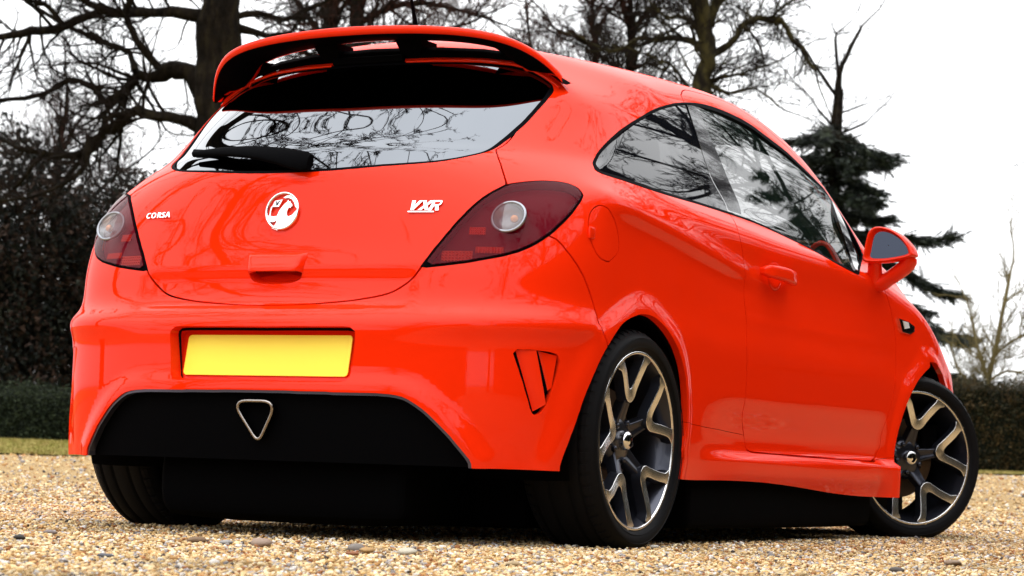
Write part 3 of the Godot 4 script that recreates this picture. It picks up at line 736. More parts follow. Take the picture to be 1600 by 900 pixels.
func door_handle(door: Node, left: bool) -> void:
	var a: Array = body.spot(SPOTS.handle_rear)
	var b: Array = body.spot(SPOTS.handle_front)
	var t: Vector3 = (b[0] - a[0]).normalized()
	var nn: Vector3 = (a[1] + b[1]).normalized()
	var w := nn.cross(t).normalized()
	var mb := MB.new()
	var rows := []
	var m := 22
	for q in m + 1:
		var s := float(q) / m
		var c: Vector3 = a[0].lerp(b[0], s)
		var lift := 0.004 + 0.040 * pow(sin(PI * s), 0.35)
		var hw := 0.019 + 0.003 * sin(PI * s)
		if q == 0 or q == m: hw *= 0.4
		var th := 0.012
		var r := PackedVector3Array()
		for e in 14:
			var g := TAU * e / 14
			r.append(c + nn * (lift + th * signf(sin(g)) * pow(absf(sin(g)), 0.5)) + w * (hw * signf(cos(g)) * pow(absf(cos(g)), 0.5)))
		rows.append(r)
	mb.grid(rows, true)
	mb.cap(rows[0]); mb.cap(rows[m], true)
	var h := put_side("handle", mb, M.red, door, left)
	# the bowl behind the grip
	var bowl := MB.new()
	var c: Vector3 = a[0].lerp(b[0], 0.52)
	var br := []
	for q in 7:
		var rr := PackedVector3Array()
		for e in 24:
			var g := TAU * e / 24
			var f := q / 6.0
			rr.append(c + t * cos(g) * 0.058 * f + w * (sin(g) * 0.046 * f) + nn * (0.0045 * pow(f, 6.0) * (1.0 - f) * 8.0 + 0.0012))
		br.append(rr)
	bowl.grid(br, true)
	put_side("handle_bowl", bowl, M.red, h, left)
	var lock := MB.new()
	lock.block(a[0].lerp(b[0], 0.16) + nn * 0.036, Vector3(0.012, 0.016, 0.014), 0.006)
	put_side("lock", lock, M.black, h, left)

func mirror(car: Node, left: bool) -> void:
	var root := node("door_mirror", car)
	# outline of the housing in its own plane: across (out from the car), up
	var o := Vector3(0.800, 0.908, -1.90)
	var out := [[0.005, 0.065], [0.004, 0.10], [0.012, 0.155], [0.022, 0.178], [0.045, 0.190], [0.085, 0.184], [0.125, 0.162], [0.158, 0.128], [0.173, 0.098], [0.170, 0.085], [0.13, 0.073], [0.07, 0.063]]
	var ring := PackedVector2Array()
	for q in out.size():
		for s in 4:
			var p0 := Vector2(out[(q + 11) % 12][0], out[(q + 11) % 12][1]); var p1 := Vector2(out[q][0], out[q][1])
			var p2 := Vector2(out[(q + 1) % 12][0], out[(q + 1) % 12][1]); var p3 := Vector2(out[(q + 2) % 12][0], out[(q + 2) % 12][1])
			ring.append(p1.cubic_interpolate(p2, p0, p3, s / 4.0))
	var c := Vector2(0.082, 0.125)
	var place := func(p: Vector2, z: float) -> Vector3: return o + Vector3(p.x * 0.96, p.y * 0.98, z - p.x * 0.25 - (p.y - 0.12) * 0.08)
	var rows := []
	for st in [[0.74, -0.022], [0.80, -0.010], [0.86, 0.004], [0.90, 0.010], [0.965, 0.010], [1.0, 0.002], [1.02, -0.02], [1.0, -0.055], [0.9, -0.09], [0.7, -0.115], [0.4, -0.13], [0.02, -0.135]]:
		var r := PackedVector3Array()
		for p in ring: r.append(place.call(c + (p - c) * st[0], st[1]))
		rows.append(r)
	var mb := MB.new()
	mb.grid(rows, true)
	put_side("housing", mb, M.red, root, left)
	var gl := MB.new()
	var gr := []
	for f in [0.76, 0.5, 0.02]:
		var r := PackedVector3Array()
		for p in ring: r.append(place.call(c + (p - c) * f, -0.018))
		gr.append(r)
	gl.grid(gr, true)
	put_side("mirror_glass", gl, M.mirror, root, left)
	# lower arm that leaves a slot under the housing
	var arm := MB.new()
	var path := [Vector3(0.148, 0.088, -0.055), Vector3(0.140, 0.064, -0.06), Vector3(0.108, 0.036, -0.065), Vector3(0.070, 0.012, -0.075), Vector3(0.030, -0.010, -0.085), Vector3(-0.03, -0.014, -0.10)]
	var wid := [0.045, 0.045, 0.042, 0.042, 0.046, 0.05]
	var thk := [0.020, 0.026, 0.026, 0.025, 0.027, 0.030]
	var ar := []
	for q in 21:
		var f := q / 20.0 * 5.0
		var k: int = mini(int(f), 4)
		var t := f - k
		var p: Vector3 = path[k].cubic_interpolate(path[k + 1], path[maxi(k - 1, 0)], path[mini(k + 2, 5)], t)
		var d: Vector3 = (path[k + 1] - path[k]).normalized()
		var nn := Vector3(0, 0, 1).cross(d).normalized()
		var hw: float = lerpf(wid[k], wid[k + 1], t); var ht: float = lerpf(thk[k], thk[k + 1], t)
		var r := PackedVector3Array()
		for e in 16:
			var g := TAU * e / 16
			r.append(o + p * Vector3(0.96, 0.98, 1) + Vector3(0, 0, 1) * cos(g) * hw + nn * sin(g) * ht + Vector3(0, 0, -p.x * 0.25))
		ar.append(r)
	arm.grid(ar, true)
	arm.cap(ar[0])
	put_side("arm", arm, M.red, root, left)
	var inner := MB.new()
	var p2 := [Vector3(0.024, 0.074, -0.055), Vector3(0.022, 0.036, -0.065), Vector3(0.016, -0.005, -0.075)]
	inner.tube(PackedVector3Array([o + p2[0], o + p2[1], o + p2[2]]), PackedFloat32Array([0.024, 0.026, 0.034]), 12)
	put_side("bracket", inner, M.red, root, left)
	var foot := MB.new()
	foot.block(o + Vector3(-0.03, 0.012, -0.14), Vector3(0.07, 0.05, 0.13), 0.02)
	put_side("foot", foot, M.black, root, left)

func tail_lamp(car: Node, left: bool) -> void:
	var root := node("tail_lamp", car)
	sheet("lens", [["lamp", 1, -0.003]], M.lens, root, false, 0.004, 0.016, left)
	sheet("reflector_bowl", [["lamp", 1, -0.004]], M.lamp_red, root, false, -0.026, 0.0, left)
	sheet("lamp_frame", [["lamp", 1, 0.004], ["lamp", -1, -0.006]], M.black, root, false, -0.001, 0.02, left)
	# clear round lamp with a silver ring
	var f: Array = body.spot(SPOTS.lamp)
	var ax: Vector3 = (f[1] + Vector3(-0.35, 0, 0.1)).normalized()
	var b := Basis.looking_at(-ax, Vector3.UP)
	var ring := MB.new()
	var pts := PackedVector3Array(); var rad := PackedFloat32Array()
	for q in 36:
		var g := TAU * q / 36
		pts.append(f[0] + b * Vector3(cos(g) * 0.047, sin(g) * 0.043, 0.006)); rad.append(0.0042)
	ring.tube(pts, rad, 8, true)
	put_side("chrome_ring", ring, M.satin, root, left)
	var bowl := MB.new()
	var rows := []
	for q in 7:
		var a := q / 6.0
		var r := PackedVector3Array()
		for e in 30:
			var g := TAU * e / 30
			r.append(f[0] + b * Vector3(cos(g) * 0.045 * (1 - a * 0.98), sin(g) * 0.041 * (1 - a * 0.98), 0.005 - 0.028 * sqrt(maxf(0.0, 1.0 - pow(1 - a, 2.0)))))
		rows.append(r)
	bowl.grid(rows, true)
	put_side("silver_bowl", bowl, M.lamp_silver, root, left)
	var bulb := MB.new()
	rows = []
	for q in 8:
		var r := PackedVector3Array()
		for e in 14:
			var g := TAU * e / 14
			r.append(f[0] + b * (Vector3(0.013, -0.002, -0.004) + Vector3(cos(g) * sin(PI * q / 7), sin(g) * sin(PI * q / 7), cos(PI * q / 7)) * 0.011))
		rows.append(r)
	bulb.grid(rows, true)
	put_side("bulb", bulb, M.amber, root, left)
	var cover := MB.new()
	rows = []
	for q in 4:
		var r := PackedVector3Array()
		for e in 30:
			var g := TAU * e / 30
			r.append(f[0] + b * Vector3(cos(g) * 0.045 * (1 - q / 3.05), sin(g) * 0.041 * (1 - q / 3.05), 0.0075 + 0.003 * sqrt(q / 3.0)))
		rows.append(r)
	cover.grid(rows, true)
	put_side("clear_cover", cover, M.clear, root, left)
	# faceted reflectors low in the lamp
	for s in [["reflector_a", 0, 0.085, 0.030], ["reflector_b", 0, 0.075, 0.018], ["reflector_c", 0, 0.045, 0.022]]:
		var fr: Array = body.spot(SPOTS[s[0]])
		var bb := Basis.looking_at(-fr[1], Vector3.UP)
		var rb := MB.new()
		for iy in 4:
			for ix in 9:
				var c := Vector3((ix - 4.0) / 9.0 * s[2], (iy - 1.5) / 4.0 * s[3], -0.012)
				var w: float = s[2] / 18.0; var h: float = s[3] / 8.0
				var tip: Vector3 = fr[0] + bb * (c + Vector3(0, 0, 0.004))
				var q: Array = [c + Vector3(-w, -h, 0), c + Vector3(-w, h, 0), c + Vector3(w, h, 0), c + Vector3(w, -h, 0)]
				for e in 4: rb.tri(fr[0] + bb * q[e], fr[0] + bb * q[(e + 1) % 4], tip)
		put_side("reflector", rb, M.reflector, root, left)

func bumper_vent(car: Node, left: bool) -> void:
	var root := node("bumper_vent", car)
	var loop := on_body("vent")
	loop.append(loop[0])
	var nn: Vector3 = body.spot(SPOTS.vent)[1]
	var back := PackedVector3Array()
	for p in loop: back.append(p - nn * 0.03)
	var wl := MB.new()
	wall_loop(wl, loop, back)
	put_side("pocket_wall", wl, M.red, root, left)
	var bk := MB.new()
	bk.cap(back)
	put_side("pocket_back", bk, M.black, root, left)
	# two red louvres with dark slits between them
	var uv := func(u: float, v: float, d: float) -> Vector3:
		var f: Array = body.find(u, v)
		return f[0] + f[1] * d
	for l in [[SPOTS.l1a, SPOTS.l1b, SPOTS.l1c, SPOTS.l1d, -0.016, -0.001], [SPOTS.l2a, SPOTS.l2b, SPOTS.l2c, SPOTS.l2d, -0.013, -0.006]]:
		var mb := MB.new()
		var rows := []
		for y in 6:
			var t := y / 5.0
			var r := PackedVector3Array()
			for x in 5:
				var s := x / 4.0
				r.append(uv.call(lerpf(lerpf(l[0][0], l[1][0], t), lerpf(l[2][0], l[3][0], t), s), lerpf(lerpf(l[0][1], l[1][1], t), lerpf(l[2][1], l[3][1], t), s), lerpf(l[4], l[5], sqrt(s))))
			rows.append(r)
		mb.grid(rows)
		var e0 := PackedVector3Array(); var e1 := PackedVector3Array()
		for r in rows:
			e0.append(r[0]); e1.append(r[0] - nn * 0.02)
		wall_loop(mb, e0, e1)
		put_side("louvre", mb, M.red, root, left)
	for s in [[SPOTS.l1a, SPOTS.l1b, -0.0135], [SPOTS.l2a, SPOTS.l2b, -0.0105]]:
		var sm := MB.new()
		var e0 := PackedVector3Array(); var e1 := PackedVector3Array(); var e2 := PackedVector3Array()
		for y in 9:
			var t := y / 8.0
			var p: Vector2 = (s[0] as Vector2).lerp(s[1], t)
			var w: float = 0.0050 * (1.0 - 0.35 * t)
			e0.append(uv.call(p.x - w, p.y, s[2])); e1.append(uv.call(p.x + w, p.y, s[2] + 0.001)); e2.append(uv.call(p.x + w, p.y, s[2] - 0.012))
		wall_loop(sm, e0, e1); wall_loop(sm, e1, e2)
		put_side("slit", sm, M.black, root, left)

func side_badge(car: Node, left: bool) -> void:
	var f: Array = body.spot(SPOTS.badge)
	var b := Basis(Vector3(0, 0.045, -1).normalized(), Vector3(0, 1, 0.045).normalized(), f[1]).orthonormalized()
	var t := Transform3D(b, f[0])
	var frame := PackedVector2Array([Vector2(-0.092, 0.022), Vector2(0.03, 0.010), Vector2(0.088, -0.004), Vector2(0.086, -0.022), Vector2(0.04, -0.033), Vector2(-0.055, -0.026)])
	var mb := MB.new()
	mb.plate(frame, -0.004, 0.006, t)
	var o := put_side("indicator", mb, M.chrome, car, left)
	var ins := PackedVector2Array()
	for p in frame: ins.append(p * 0.80 + Vector2(-0.0, -0.001))
	var im := MB.new(); im.plate(ins, 0.004, 0.0075, t)
	put_side("dark_panel", im, M.black, o, left)
	var wm := MB.new(); wm.plate(PackedVector2Array([Vector2(-0.058, 0.014), Vector2(0.005, 0.009), Vector2(0.018, -0.010), Vector2(-0.035, -0.015)]), 0.006, 0.010, t)
	put_side("clear_lens", wm, M.white, o, left)

func wing_edge(x: float) -> Vector3:
	var t := pow(x / 0.6, 2.0)
	return Vector3(x, 1.451 - 0.04 * t - 0.046 * pow(t, 3.0) - 0.057 * pow(t, 6.0), 0.277 - 0.098 * t - 0.112 * pow(t, 3.0))

func lip_line(x: float, up := 0.0) -> Vector3:
	# the tailgate's top edge under the spoiler
	var pts := [[0.0, 1.366, 0.147], [0.218, 1.364, 0.132], [0.346, 1.361, 0.098], [0.43, 1.353, 0.066], [0.469, 1.344, 0.056], [0.498, 1.331, 0.052], [0.527, 1.316, 0.049], [0.561, 1.293, 0.048], [0.60, 1.262, 0.045]]
	var a := absf(x)
	for k in range(1, pts.size()):
		if a <= pts[k][0] or k == pts.size() - 1:
			var t: float = (a - pts[k - 1][0]) / (pts[k][0] - pts[k - 1][0])
			var s := pow(a / 0.6, 2.0)
			var puff := 0.35 * maxf(up, 0.0) + 0.004 * s
			return Vector3(x + signf(x) * puff * 0.6 * s, lerpf(pts[k - 1][1], pts[k][1], t) + up * 0.75 + puff * 0.5, lerpf(pts[k - 1][2], pts[k][2], t) - up * 0.66 + puff * 0.6)
	return Vector3.ZERO

# height of the roof skin at (x, z)
func roof_y(x: float, z: float) -> float:
	var best := 1e9; var y := 1.3
	for j in range(int(body.nv * 0.5), body.nv):
		for i in range(0, 110):
			var p := body.P[j * body.nu + i]
			var d := pow(p.x - absf(x), 2.0) + pow(p.z - z, 2.0)
			if d < best: best = d; y = p.y
	return y

func spoiler(car: Node) -> void:
	var root := node("roof_spoiler", car)
	var top := MB.new(); var under := MB.new(); var nose := MB.new()
	var rt := []; var ru := []; var rn := []
	var m := 96
	for q in m + 1:
		var x := -0.597 + 1.194 * q / m
		var e := wing_edge(x)
		var s := absf(x) / 0.6
		var lp := lip_line(x, 0.035)
		# chord runs forward and in over the roof
		var chord := lerpf(0.155, 0.05, pow(s, 4.0))
		var front := e + Vector3(-x * 0.10, -0.004 - 0.010 * s * s, -chord)
		front.y = lerpf(front.y, roof_y(front.x, front.z) - 0.003, sstep(0.74, 0.92, s))
		var th := lerpf(0.024, 0.020, s)
		var d := front + Vector3(0, -0.013, 0.014)
		# the ends close on to the body
		var k := sstep(0.80, 1.0, s)
		d = d.lerp(lp, k)
		var r := PackedVector3Array()
		for t in 7: r.append(front.lerp(e + Vector3(0, 0.001, -0.008), t / 6.0) + Vector3(0, 0.012 * sin(PI * t / 6.0) * (1.0 - s), 0))
		r.append(e + Vector3(0, -0.001, -0.002)); r.append(e + Vector3(0, -0.005, 0.001)); r.append(e + Vector3(0, -th * 0.55, 0.001)); r.append(e + Vector3(0, -th * 0.85, -0.002)); r.append(e + Vector3(0, -th, -0.007))
		rt.append(r)
		var u := PackedVector3Array()
		for t in 8: u.append((e + Vector3(0, -th, -0.007)).lerp(d, t / 7.0) + Vector3(0, -0.004 * sin(PI * t / 7.0), 0))
		ru.append(u)
		var nn := PackedVector3Array()
		nn.append(d); nn.append(d + Vector3(0, 0.002, -0.012)); nn.append(front + Vector3(0, -0.008, -0.004)); nn.append(front)
		rn.append(nn)
	top.grid(rt); under.grid(ru); nose.grid(rn)
	put("wing", top, M.red, root)
	put("wing_underside", under, M.black, root)
	put("wing_leading_edge", nose, M.red, root)
	# solid cheeks outside the slots, and posts between them
	for sg in [-1.0, 1.0]:
		var mb := MB.new()
		var rows := []
		for q in 17:
			var x := 0.436 + (0.580 - 0.436) * q / 16.0
			var s := x / 0.6
			var e := wing_edge(x)
			var chord := lerpf(0.155, 0.05, pow(s, 4.0))
			var lp := lip_line(x, 0.016)
			var d := (e + Vector3(-x * 0.10, -0.017 - 0.010 * s * s, -chord + 0.014)).lerp(lip_line(x, 0.035), sstep(0.80, 1.0, s))
			var r := PackedVector3Array()
			for t in 5: r.append((lp.lerp(d, t / 4.0)) * Vector3(sg, 1, 1))
			rows.append(r)
		mb.grid(rows, false, sg > 0)
		var first: PackedVector3Array = rows[0]
		for t in 4: mb.quad(first[t], first[t + 1], first[t + 1] + Vector3(0.0, 0.004, -0.06), first[t] + Vector3(0.0, 0.004, -0.06))
		put("cheek", mb, M.black, root)
		var post := MB.new()
		var a0 := 0.105; var a1 := 0.172
		var pr := []
		for st in [[0.0, 0.012], [0.5, 0.004], [1.0, -0.010]]:
			var r := PackedVector3Array()
			for c in [[a0 - st[1] * 0.6, 0.0], [a1 + st[1], 0.0], [a1 + st[1], -0.09], [a0 - st[1] * 0.6, -0.09]]:
				var lo := lip_line(c[0], 0.02); var e := wing_edge(c[0])
				var hi := e + Vector3(0, -0.019, -0.11)
				var p := hi.lerp(lo, st[0]) + Vector3(0, 0, c[1])
				r.append(Vector3(p.x * sg, p.y, p.z))
			pr.append(r)
		for y in 2:
			for e in 4: post.quad(pr[y][e], pr[y][(e + 1) % 4], pr[y + 1][(e + 1) % 4], pr[y + 1][e])
		put("post", post, M.black, root)
	# black panel above the red lip, with the red lip standing a little proud of it
	var panel := MB.new(); var lip := MB.new(); var rows := []; var lr := []
	for q in 81:
		var x := -0.53 + 1.06 * q / 80.0
		var a := lip_line(x, 0.014); var b := lip_line(x, lerpf(0.052, 0.030, pow(absf(x) / 0.585, 2.0)))
		rows.append(PackedVector3Array([a + Vector3(0, 0, -0.002), a.lerp(b, 0.5) + Vector3(0, 0.002, 0.003), b + Vector3(0, 0.0, 0.0), b + Vector3(0, -0.012, -0.02)]))
	panel.grid(rows)
	put("spoiler_base", panel, M.black, root)
	for sg in [-1.0, 1.0]:
		lip = MB.new(); lr = []
		for q in 41:
			var x: float = sg * (0.127 + 0.450 * q / 40.0)
			lr.append(PackedVector3Array([lip_line(x, -0.003) + Vector3(0, 0, -0.006), lip_line(x, -0.002) + Vector3(0, 0, 0.004), lip_line(x, 0.002) + Vector3(0, 0.001, 0.005), lip_line(x, 0.007) + Vector3(0, 0, 0.003), lip_line(x, 0.009) + Vector3(0, 0, -0.008)]))
		lip.grid(lr, false, sg < 0)
		put("lip", lip, M.red, root)
	var bl := MB.new()
	bl.block(lip_line(0, 0.012) + Vector3(0, 0, 0.0), Vector3(0.24, 0.022, 0.02), 0.006)
	put("high_brake_lamp", bl, M.black, root)

func plate_z(y: float) -> float:
	return 0.600 - (y - 0.49) * 0.2

func plate_recess(car: Node) -> void:
	var half := on_body("plate")
	var loop := PackedVector3Array()
	for q in range(half.size() - 1, -1, -1): loop.append(half[q] * Vector3(-1, 1, 1))
	loop.append_array(half)
	loop.append(loop[0])
	var floor_loop := PackedVector3Array()
	for p in loop:
		var y := 0.492 + (p.y - 0.492) * 0.94
		floor_loop.append(Vector3(p.x * 0.955, y, plate_z(y)))
	var mb := MB.new()
	var mid := PackedVector3Array(); var rolled := PackedVector3Array()
	for q in loop.size():
		mid.append(loop[q].lerp(floor_loop[q], 0.5)); rolled.append(loop[q].lerp(floor_loop[q], 0.12))
	mb.grid([loop, rolled, mid, floor_loop])
	mb.cap(floor_loop)
	put("plate_recess", mb, M.red, car)
	var t := Transform3D(Basis(Vector3(1, 0, 0), -0.195), Vector3(0, 0.4895, plate_z(0.4895) + 0.004))
	var w := 0.266; var h := 0.0565; var r := 0.011
	var poly := PackedVector2Array()
	for c in [[w - r, h - r, 0.0], [-w + r, h - r, 90.0], [-w + r, -h + r, 180.0], [w - r, -h + r, 270.0]]:
		for k in 5:
			var g := deg_to_rad(c[2] + 22.5 * k)
			poly.append(Vector2(c[0] + r * cos(g), c[1] + r * sin(g)))
	var pm := MB.new()
	pm.plate(poly, 0.0, 0.004, t)
	put("number_plate", pm, M.yellow, car)

func grip(car: Node) -> void:
	# raised opener with a dark hollow under it
	var root := node("tailgate_handle", car)
	var mb := MB.new()
	var rows := []
	for y in 13:
		var t := y / 12.0
		var yy := lerpf(0.773, 0.7195, t)
		var hw := lerpf(0.100, 0.0885, t) * (1.0 - 0.04 * pow(1.0 - t, 6.0))
		var r := PackedVector3Array()
		for x in 25:
			var s := -1.0 + x / 12.0
			var edge := minf(1.0, minf((1.0 - absf(s)) * 5.0, t * 5.0 + 0.0))
			var f := body_at(hw * s, yy)
			r.append(f[0] + Vector3(0, 0, 0.0005 + (0.010 + 0.013 * t) * sqrt(maxf(edge, 0.0))))
		rows.append(r)
	mb.grid(rows)
	var e0 := PackedVector3Array(rows[12]); var e1 := PackedVector3Array()
	for p in e0: e1.append(p + Vector3(0, 0.002, -0.03))
	wall_loop(mb, e0, e1)
	put("grip", mb, M.red, root)
	var half := on_body("grip")
	var loop := PackedVector3Array()
	for q in range(half.size() - 1, -1, -1): loop.append(half[q] * Vector3(-1, 1, 1))
	loop.append_array(half); loop.append(loop[0])
	var back := PackedVector3Array()
	for p in loop: back.append(p * Vector3(0.92, 1, 1) + Vector3(0, 0.012 if p.y < 0.71 else 0.02, -0.06 if p.y > 0.71 else -0.03))
	var sc := MB.new()
	sc.grid([loop, back]); sc.cap(back)
	put("hollow", sc, M.red, root)

# rear surface point at (x, y)
func body_at(x: float, y: float) -> Array:
	var a := absf(x)
	var lo := 0; var best := 1e9; var bk := 0
	for j in range(0, body.nv, 1):
		var p := body.P[j * body.nu]
		if absf(p.y - y) < best and p.z > 0.05: best = absf(p.y - y); lo = j
	for j in range(maxi(lo - 12, 0), mini(lo + 13, body.nv)):
		for i in range(0, 70):
			var p := body.P[j * body.nu + i]
			var d := pow(p.x - a, 2.0) + pow(p.y - y, 2.0)
			if j == maxi(lo - 12, 0) and i == 0: best = 1e9
			if d < best: best = d; bk = j * body.nu + i
	var p := body.P[bk]; var n := body.N[bk]
	# slide in the tangent plane to the exact spot
	var z := p.z - (n.x * (a - p.x) + n.y * (y - p.y)) / maxf(n.z, 0.2)
	return [Vector3(x, y, z), Vector3(n.x * (1.0 if x >= 0 else -1.0), n.y, n.z)]

func diffuser(car: Node) -> void:
	sheet("diffuser", [["diffuser", 1, 0.0]], M.black, car, true, -0.03, 0.0)
	sheet("diffuser_trim", [["diffuser", 1, 0.004], ["diffuser", -1, -0.006]], M.trim, car, true, -0.004, 0.02)
	# triangular tail pipe
	var pts := PackedVector3Array(); var rad := PackedFloat32Array()
	var corner := [Vector2(-0.073, 0.365), Vector2(0.073, 0.365), Vector2(0.006, 0.252)]
	for k in 3:
		var c: Vector2 = corner[k]; var a: Vector2 = corner[(k + 2) % 3]; var b: Vector2 = corner[(k + 1) % 3]
		var cut := 0.050 if k < 2 else 0.028
		var p0 := c + (a - c).normalized() * cut; var p1 := c + (b - c).normalized() * cut
		for q in 7:
			var t := q / 6.0
			var p := p0 * (1 - t) * (1 - t) + c * 2 * t * (1 - t) + p1 * t * t
			pts.append(Vector3(p.x, p.y, 0.648 - (0.31 - p.y) * 0.16)); rad.append(0.0046)
	var root := node("tail_pipe", car)
	var mb := MB.new()
	mb.tube(pts, rad, 8, true)
	put("rim", mb, M.steel, root)
	var inn := MB.new()
	var r0 := PackedVector3Array(); var r1 := PackedVector3Array()
	for p in pts: r0.append(p); r1.append(p + Vector3(0, 0, -0.14))
	inn.grid([r0, r1], true); inn.cap(r1)
	put("pipe", inn, M.black, root)

func badges(car: Node) -> void:
	# round emblem: chrome ring with a griffin holding a flag
	var c := body_at(0.0, 0.888)
	var b := Basis.looking_at(-c[1], Vector3.UP)
	var t := Transform3D(b, c[0] + c[1] * 0.004)
	var root := MB.new()
	var R := 0.0545
	var rows := []
	for st in [[1.0, -0.004], [1.0, 0.003], [0.965, 0.006], [0.90, 0.006], [0.865, 0.003], [0.86, -0.004]]:
		var r := PackedVector3Array()
		for q in 48: r.append(t * Vector3(cos(TAU * q / 48) * R * st[0], sin(TAU * q / 48) * R * st[0], st[1]))
		rows.append(r)
	root.grid(rows, true)
	var em := put("emblem", root, M.chrome, car)
	var gm := MB.new()
	var k := R / 150.0
	var px := func(a: Array) -> PackedVector2Array:
		var p := PackedVector2Array()
		for q in range(0, a.size(), 2): p.append(Vector2((a[q] - 336.0) * k, (258.0 - a[q + 1]) * k))
		return p
	# neck, head and chest
	gm.plate(px.call([262, 392, 292, 360, 300, 330, 296, 296, 308, 262, 322, 240, 340, 216, 356, 200, 372, 190, 380, 172, 388, 188, 400, 184, 404, 196, 420, 210, 424, 224, 410, 226, 412, 238, 398, 232, 386, 244, 380, 268, 384, 292, 396, 304, 430, 292, 452, 268, 470, 250, 476, 280, 458, 330, 420, 374, 370, 400, 310, 408]), -0.003, 0.004, t)
	# wing on the left
	gm.plate(px.call([192, 292, 230, 294, 262, 300, 300, 296, 300, 330, 276, 342, 262, 344, 240, 340, 218, 328, 200, 322]), -0.003, 0.0035, t)
	# tail curl at the upper right
	gm.plate(px.call([332, 156, 360, 140, 400, 140, 430, 160, 456, 196, 468, 240, 450, 230, 436, 196, 410, 168, 380, 158, 350, 160]), -0.003, 0.0035, t)
	gm.plate(px.call([232, 226, 244, 220, 236, 260, 236, 300, 226, 296, 226, 256]), -0.003, 0.0035, t)
	put("griffin", gm, M.chrome, em)
	var fm := MB.new()
	fm.plate(px.call([262, 178, 330, 170, 302, 226, 240, 226]), -0.003, 0.004, t)
	put("flag", fm, M.chrome, em)
	var vm := MB.new()
	vm.plate(px.call([274, 182, 282, 182, 284, 204, 298, 180, 308, 180, 288, 216, 276, 216]), 0.003, 0.0048, t)
	put("letter_v", vm, M.navy, em)
	# chrome letters on the right of the tailgate: V, X and an outlined R, leaning
	var f := body_at(0.4305, 0.8965)
	var n: Vector3 = f[1]
	var bx := Vector3.UP.cross(n).normalized()
	var tt := Transform3D(Basis(bx, n.cross(bx), n), f[0] + n * 0.002)
	var vx := MB.new(); var red_r := MB.new()
	var s := 0.00080
	var let := func(mb: MB, a: Array, z0: float, z1: float) -> void:
		var p := PackedVector2Array()
		for q in range(0, a.size(), 2): p.append(Vector2(a[q] + a[q + 1] * 0.28, a[q + 1]) * s)
		mb.plate(p, z0, z1, tt)
	let.call(vx, [-50, 17, -37, 17, -35, -1, -24, 17, -12, 17, -33, -17, -43, -17], -0.002, 0.004)
	let.call(vx, [-12, 17, 1, 17, 5, 6, 14, 17, 27, 17, 11, -1, 21, -17, 8, -17, 3, -8, -5, -17, -18, -17, -2, -1], -0.002, 0.0043)
	let.call(vx, [-52, -20, 40, -20, 42, -24, -50, -24], -0.002, 0.003)
	let.call(vx, [24, 18, 54, 18, 58, 13, 56, 4, 49, -1, 56, -18, 44, -18, 38, -3, 33, -3, 30, -18, 20, -18], -0.002, 0.0035)
	put("badge_letters", vx, M.chrome, car)
	let.call(red_r, [32, 13, 50, 13, 52, 9, 49, 4, 34, 3], 0.003, 0.0042)
	let.call(red_r, [43, -4, 49, -15, 47, -15, 40, -4], 0.003, 0.0042)
	put("badge_letter_fill", red_r, M.red, car)
	# model name on the left
	var q0 := body_at(-0.440, 0.888)
	var n2: Vector3 = q0[1]
	var bx2 := Vector3.UP.cross(n2).normalized()
	var tm := TextMesh.new()
	var sf := SystemFont.new(); sf.font_names = PackedStringArray(["Droid Sans"]); sf.font_weight = 700
	tm.font = sf; tm.text = "CORSA"; tm.font_size = 32; tm.pixel_size = 0.00088; tm.depth = 0.006
	var tn := MeshInstance3D.new()
	tn.name = "model_letters"; tn.mesh = tm; tn.material_override = M.chrome
	car.add_child(tn, true)
	tn.transform = Transform3D(Basis(bx2 * 1.12, n2.cross(bx2) * 0.82, n2), q0[0] + n2 * 0.003)

func wiper(car: Node) -> void:
	var root := node("rear_wiper", car)
	var mb := MB.new()
	var rows := []
	for q in 25:
		var t := q / 24.0
		var x := lerpf(0.075, -0.40, t)
		var y := 1.012 + 0.052 * pow(t, 1.6) + 0.022 * sin(PI * t)
		var f := body_at(x, y)
		var h: float = lerpf(0.034, 0.008, pow(t, 2.2)) * (0.75 if q == 0 else 1.0)
		var d: float = lerpf(0.030, 0.018, t)
		var up: Vector3 = Vector3(1, 0, 0).cross(f[1]).normalized() * -1.0
		var r := PackedVector3Array()
		for e in 12:
			var g := TAU * e / 12
			r.append(f[0] + f[1] * (d * 0.5 + 0.006 + d * 0.5 * sin(g)) + up * h * cos(g))
		rows.append(r)
	mb.grid(rows, true)
	mb.cap(rows[0]); mb.cap(rows[24])
	put("arm", mb, M.black, root)
	var bl := MB.new()
	var pts := PackedVector3Array(); var rad := PackedFloat32Array()
	for q in 12:
		var t := q / 11.0
		var x := lerpf(-0.02, -0.44, t)
		var f := body_at(x, 1.03 + 0.06 * t)
		pts.append(f[0] + f[1] * 0.006); rad.append(0.007)
	bl.tube(pts, rad, 6)
	put("blade", bl, M.rubber, root)

func underbody(car: Node) -> void:
	var mb := MB.new()
	mb.block(Vector3(0, 0.14, -1.48), Vector3(1.14, 0.21, 3.26), 0.04)
	mb.block(Vector3(0, 0.125, -1.25), Vector3(1.60, 0.17, 1.62), 0.04)
	mb.block(Vector3(0, 0.15, 0.34), Vector3(0.84, 0.23, 0.40), 0.08)
	put("floor_pan", mb, M.black, car)
	for z in [0.0, -WHEELBASE]:
		for sg in [-1.0, 1.0]:
			var w := MB.new()
			var rows := []
			for st in [[0.352, 0.79], [0.36, 0.72], [0.36, 0.50], [0.05, 0.49]]:
				var r := PackedVector3Array()
				for q in 25:
					var g := deg_to_rad(-20.0 + 220.0 * q / 24.0)
					r.append(Vector3(sg * st[1], 0.30 + st[0] * sin(g), z + st[0] * cos(g)))
				rows.append(r)
			w.grid(rows)
			put("wheel_arch_liner", w, M.black, car)

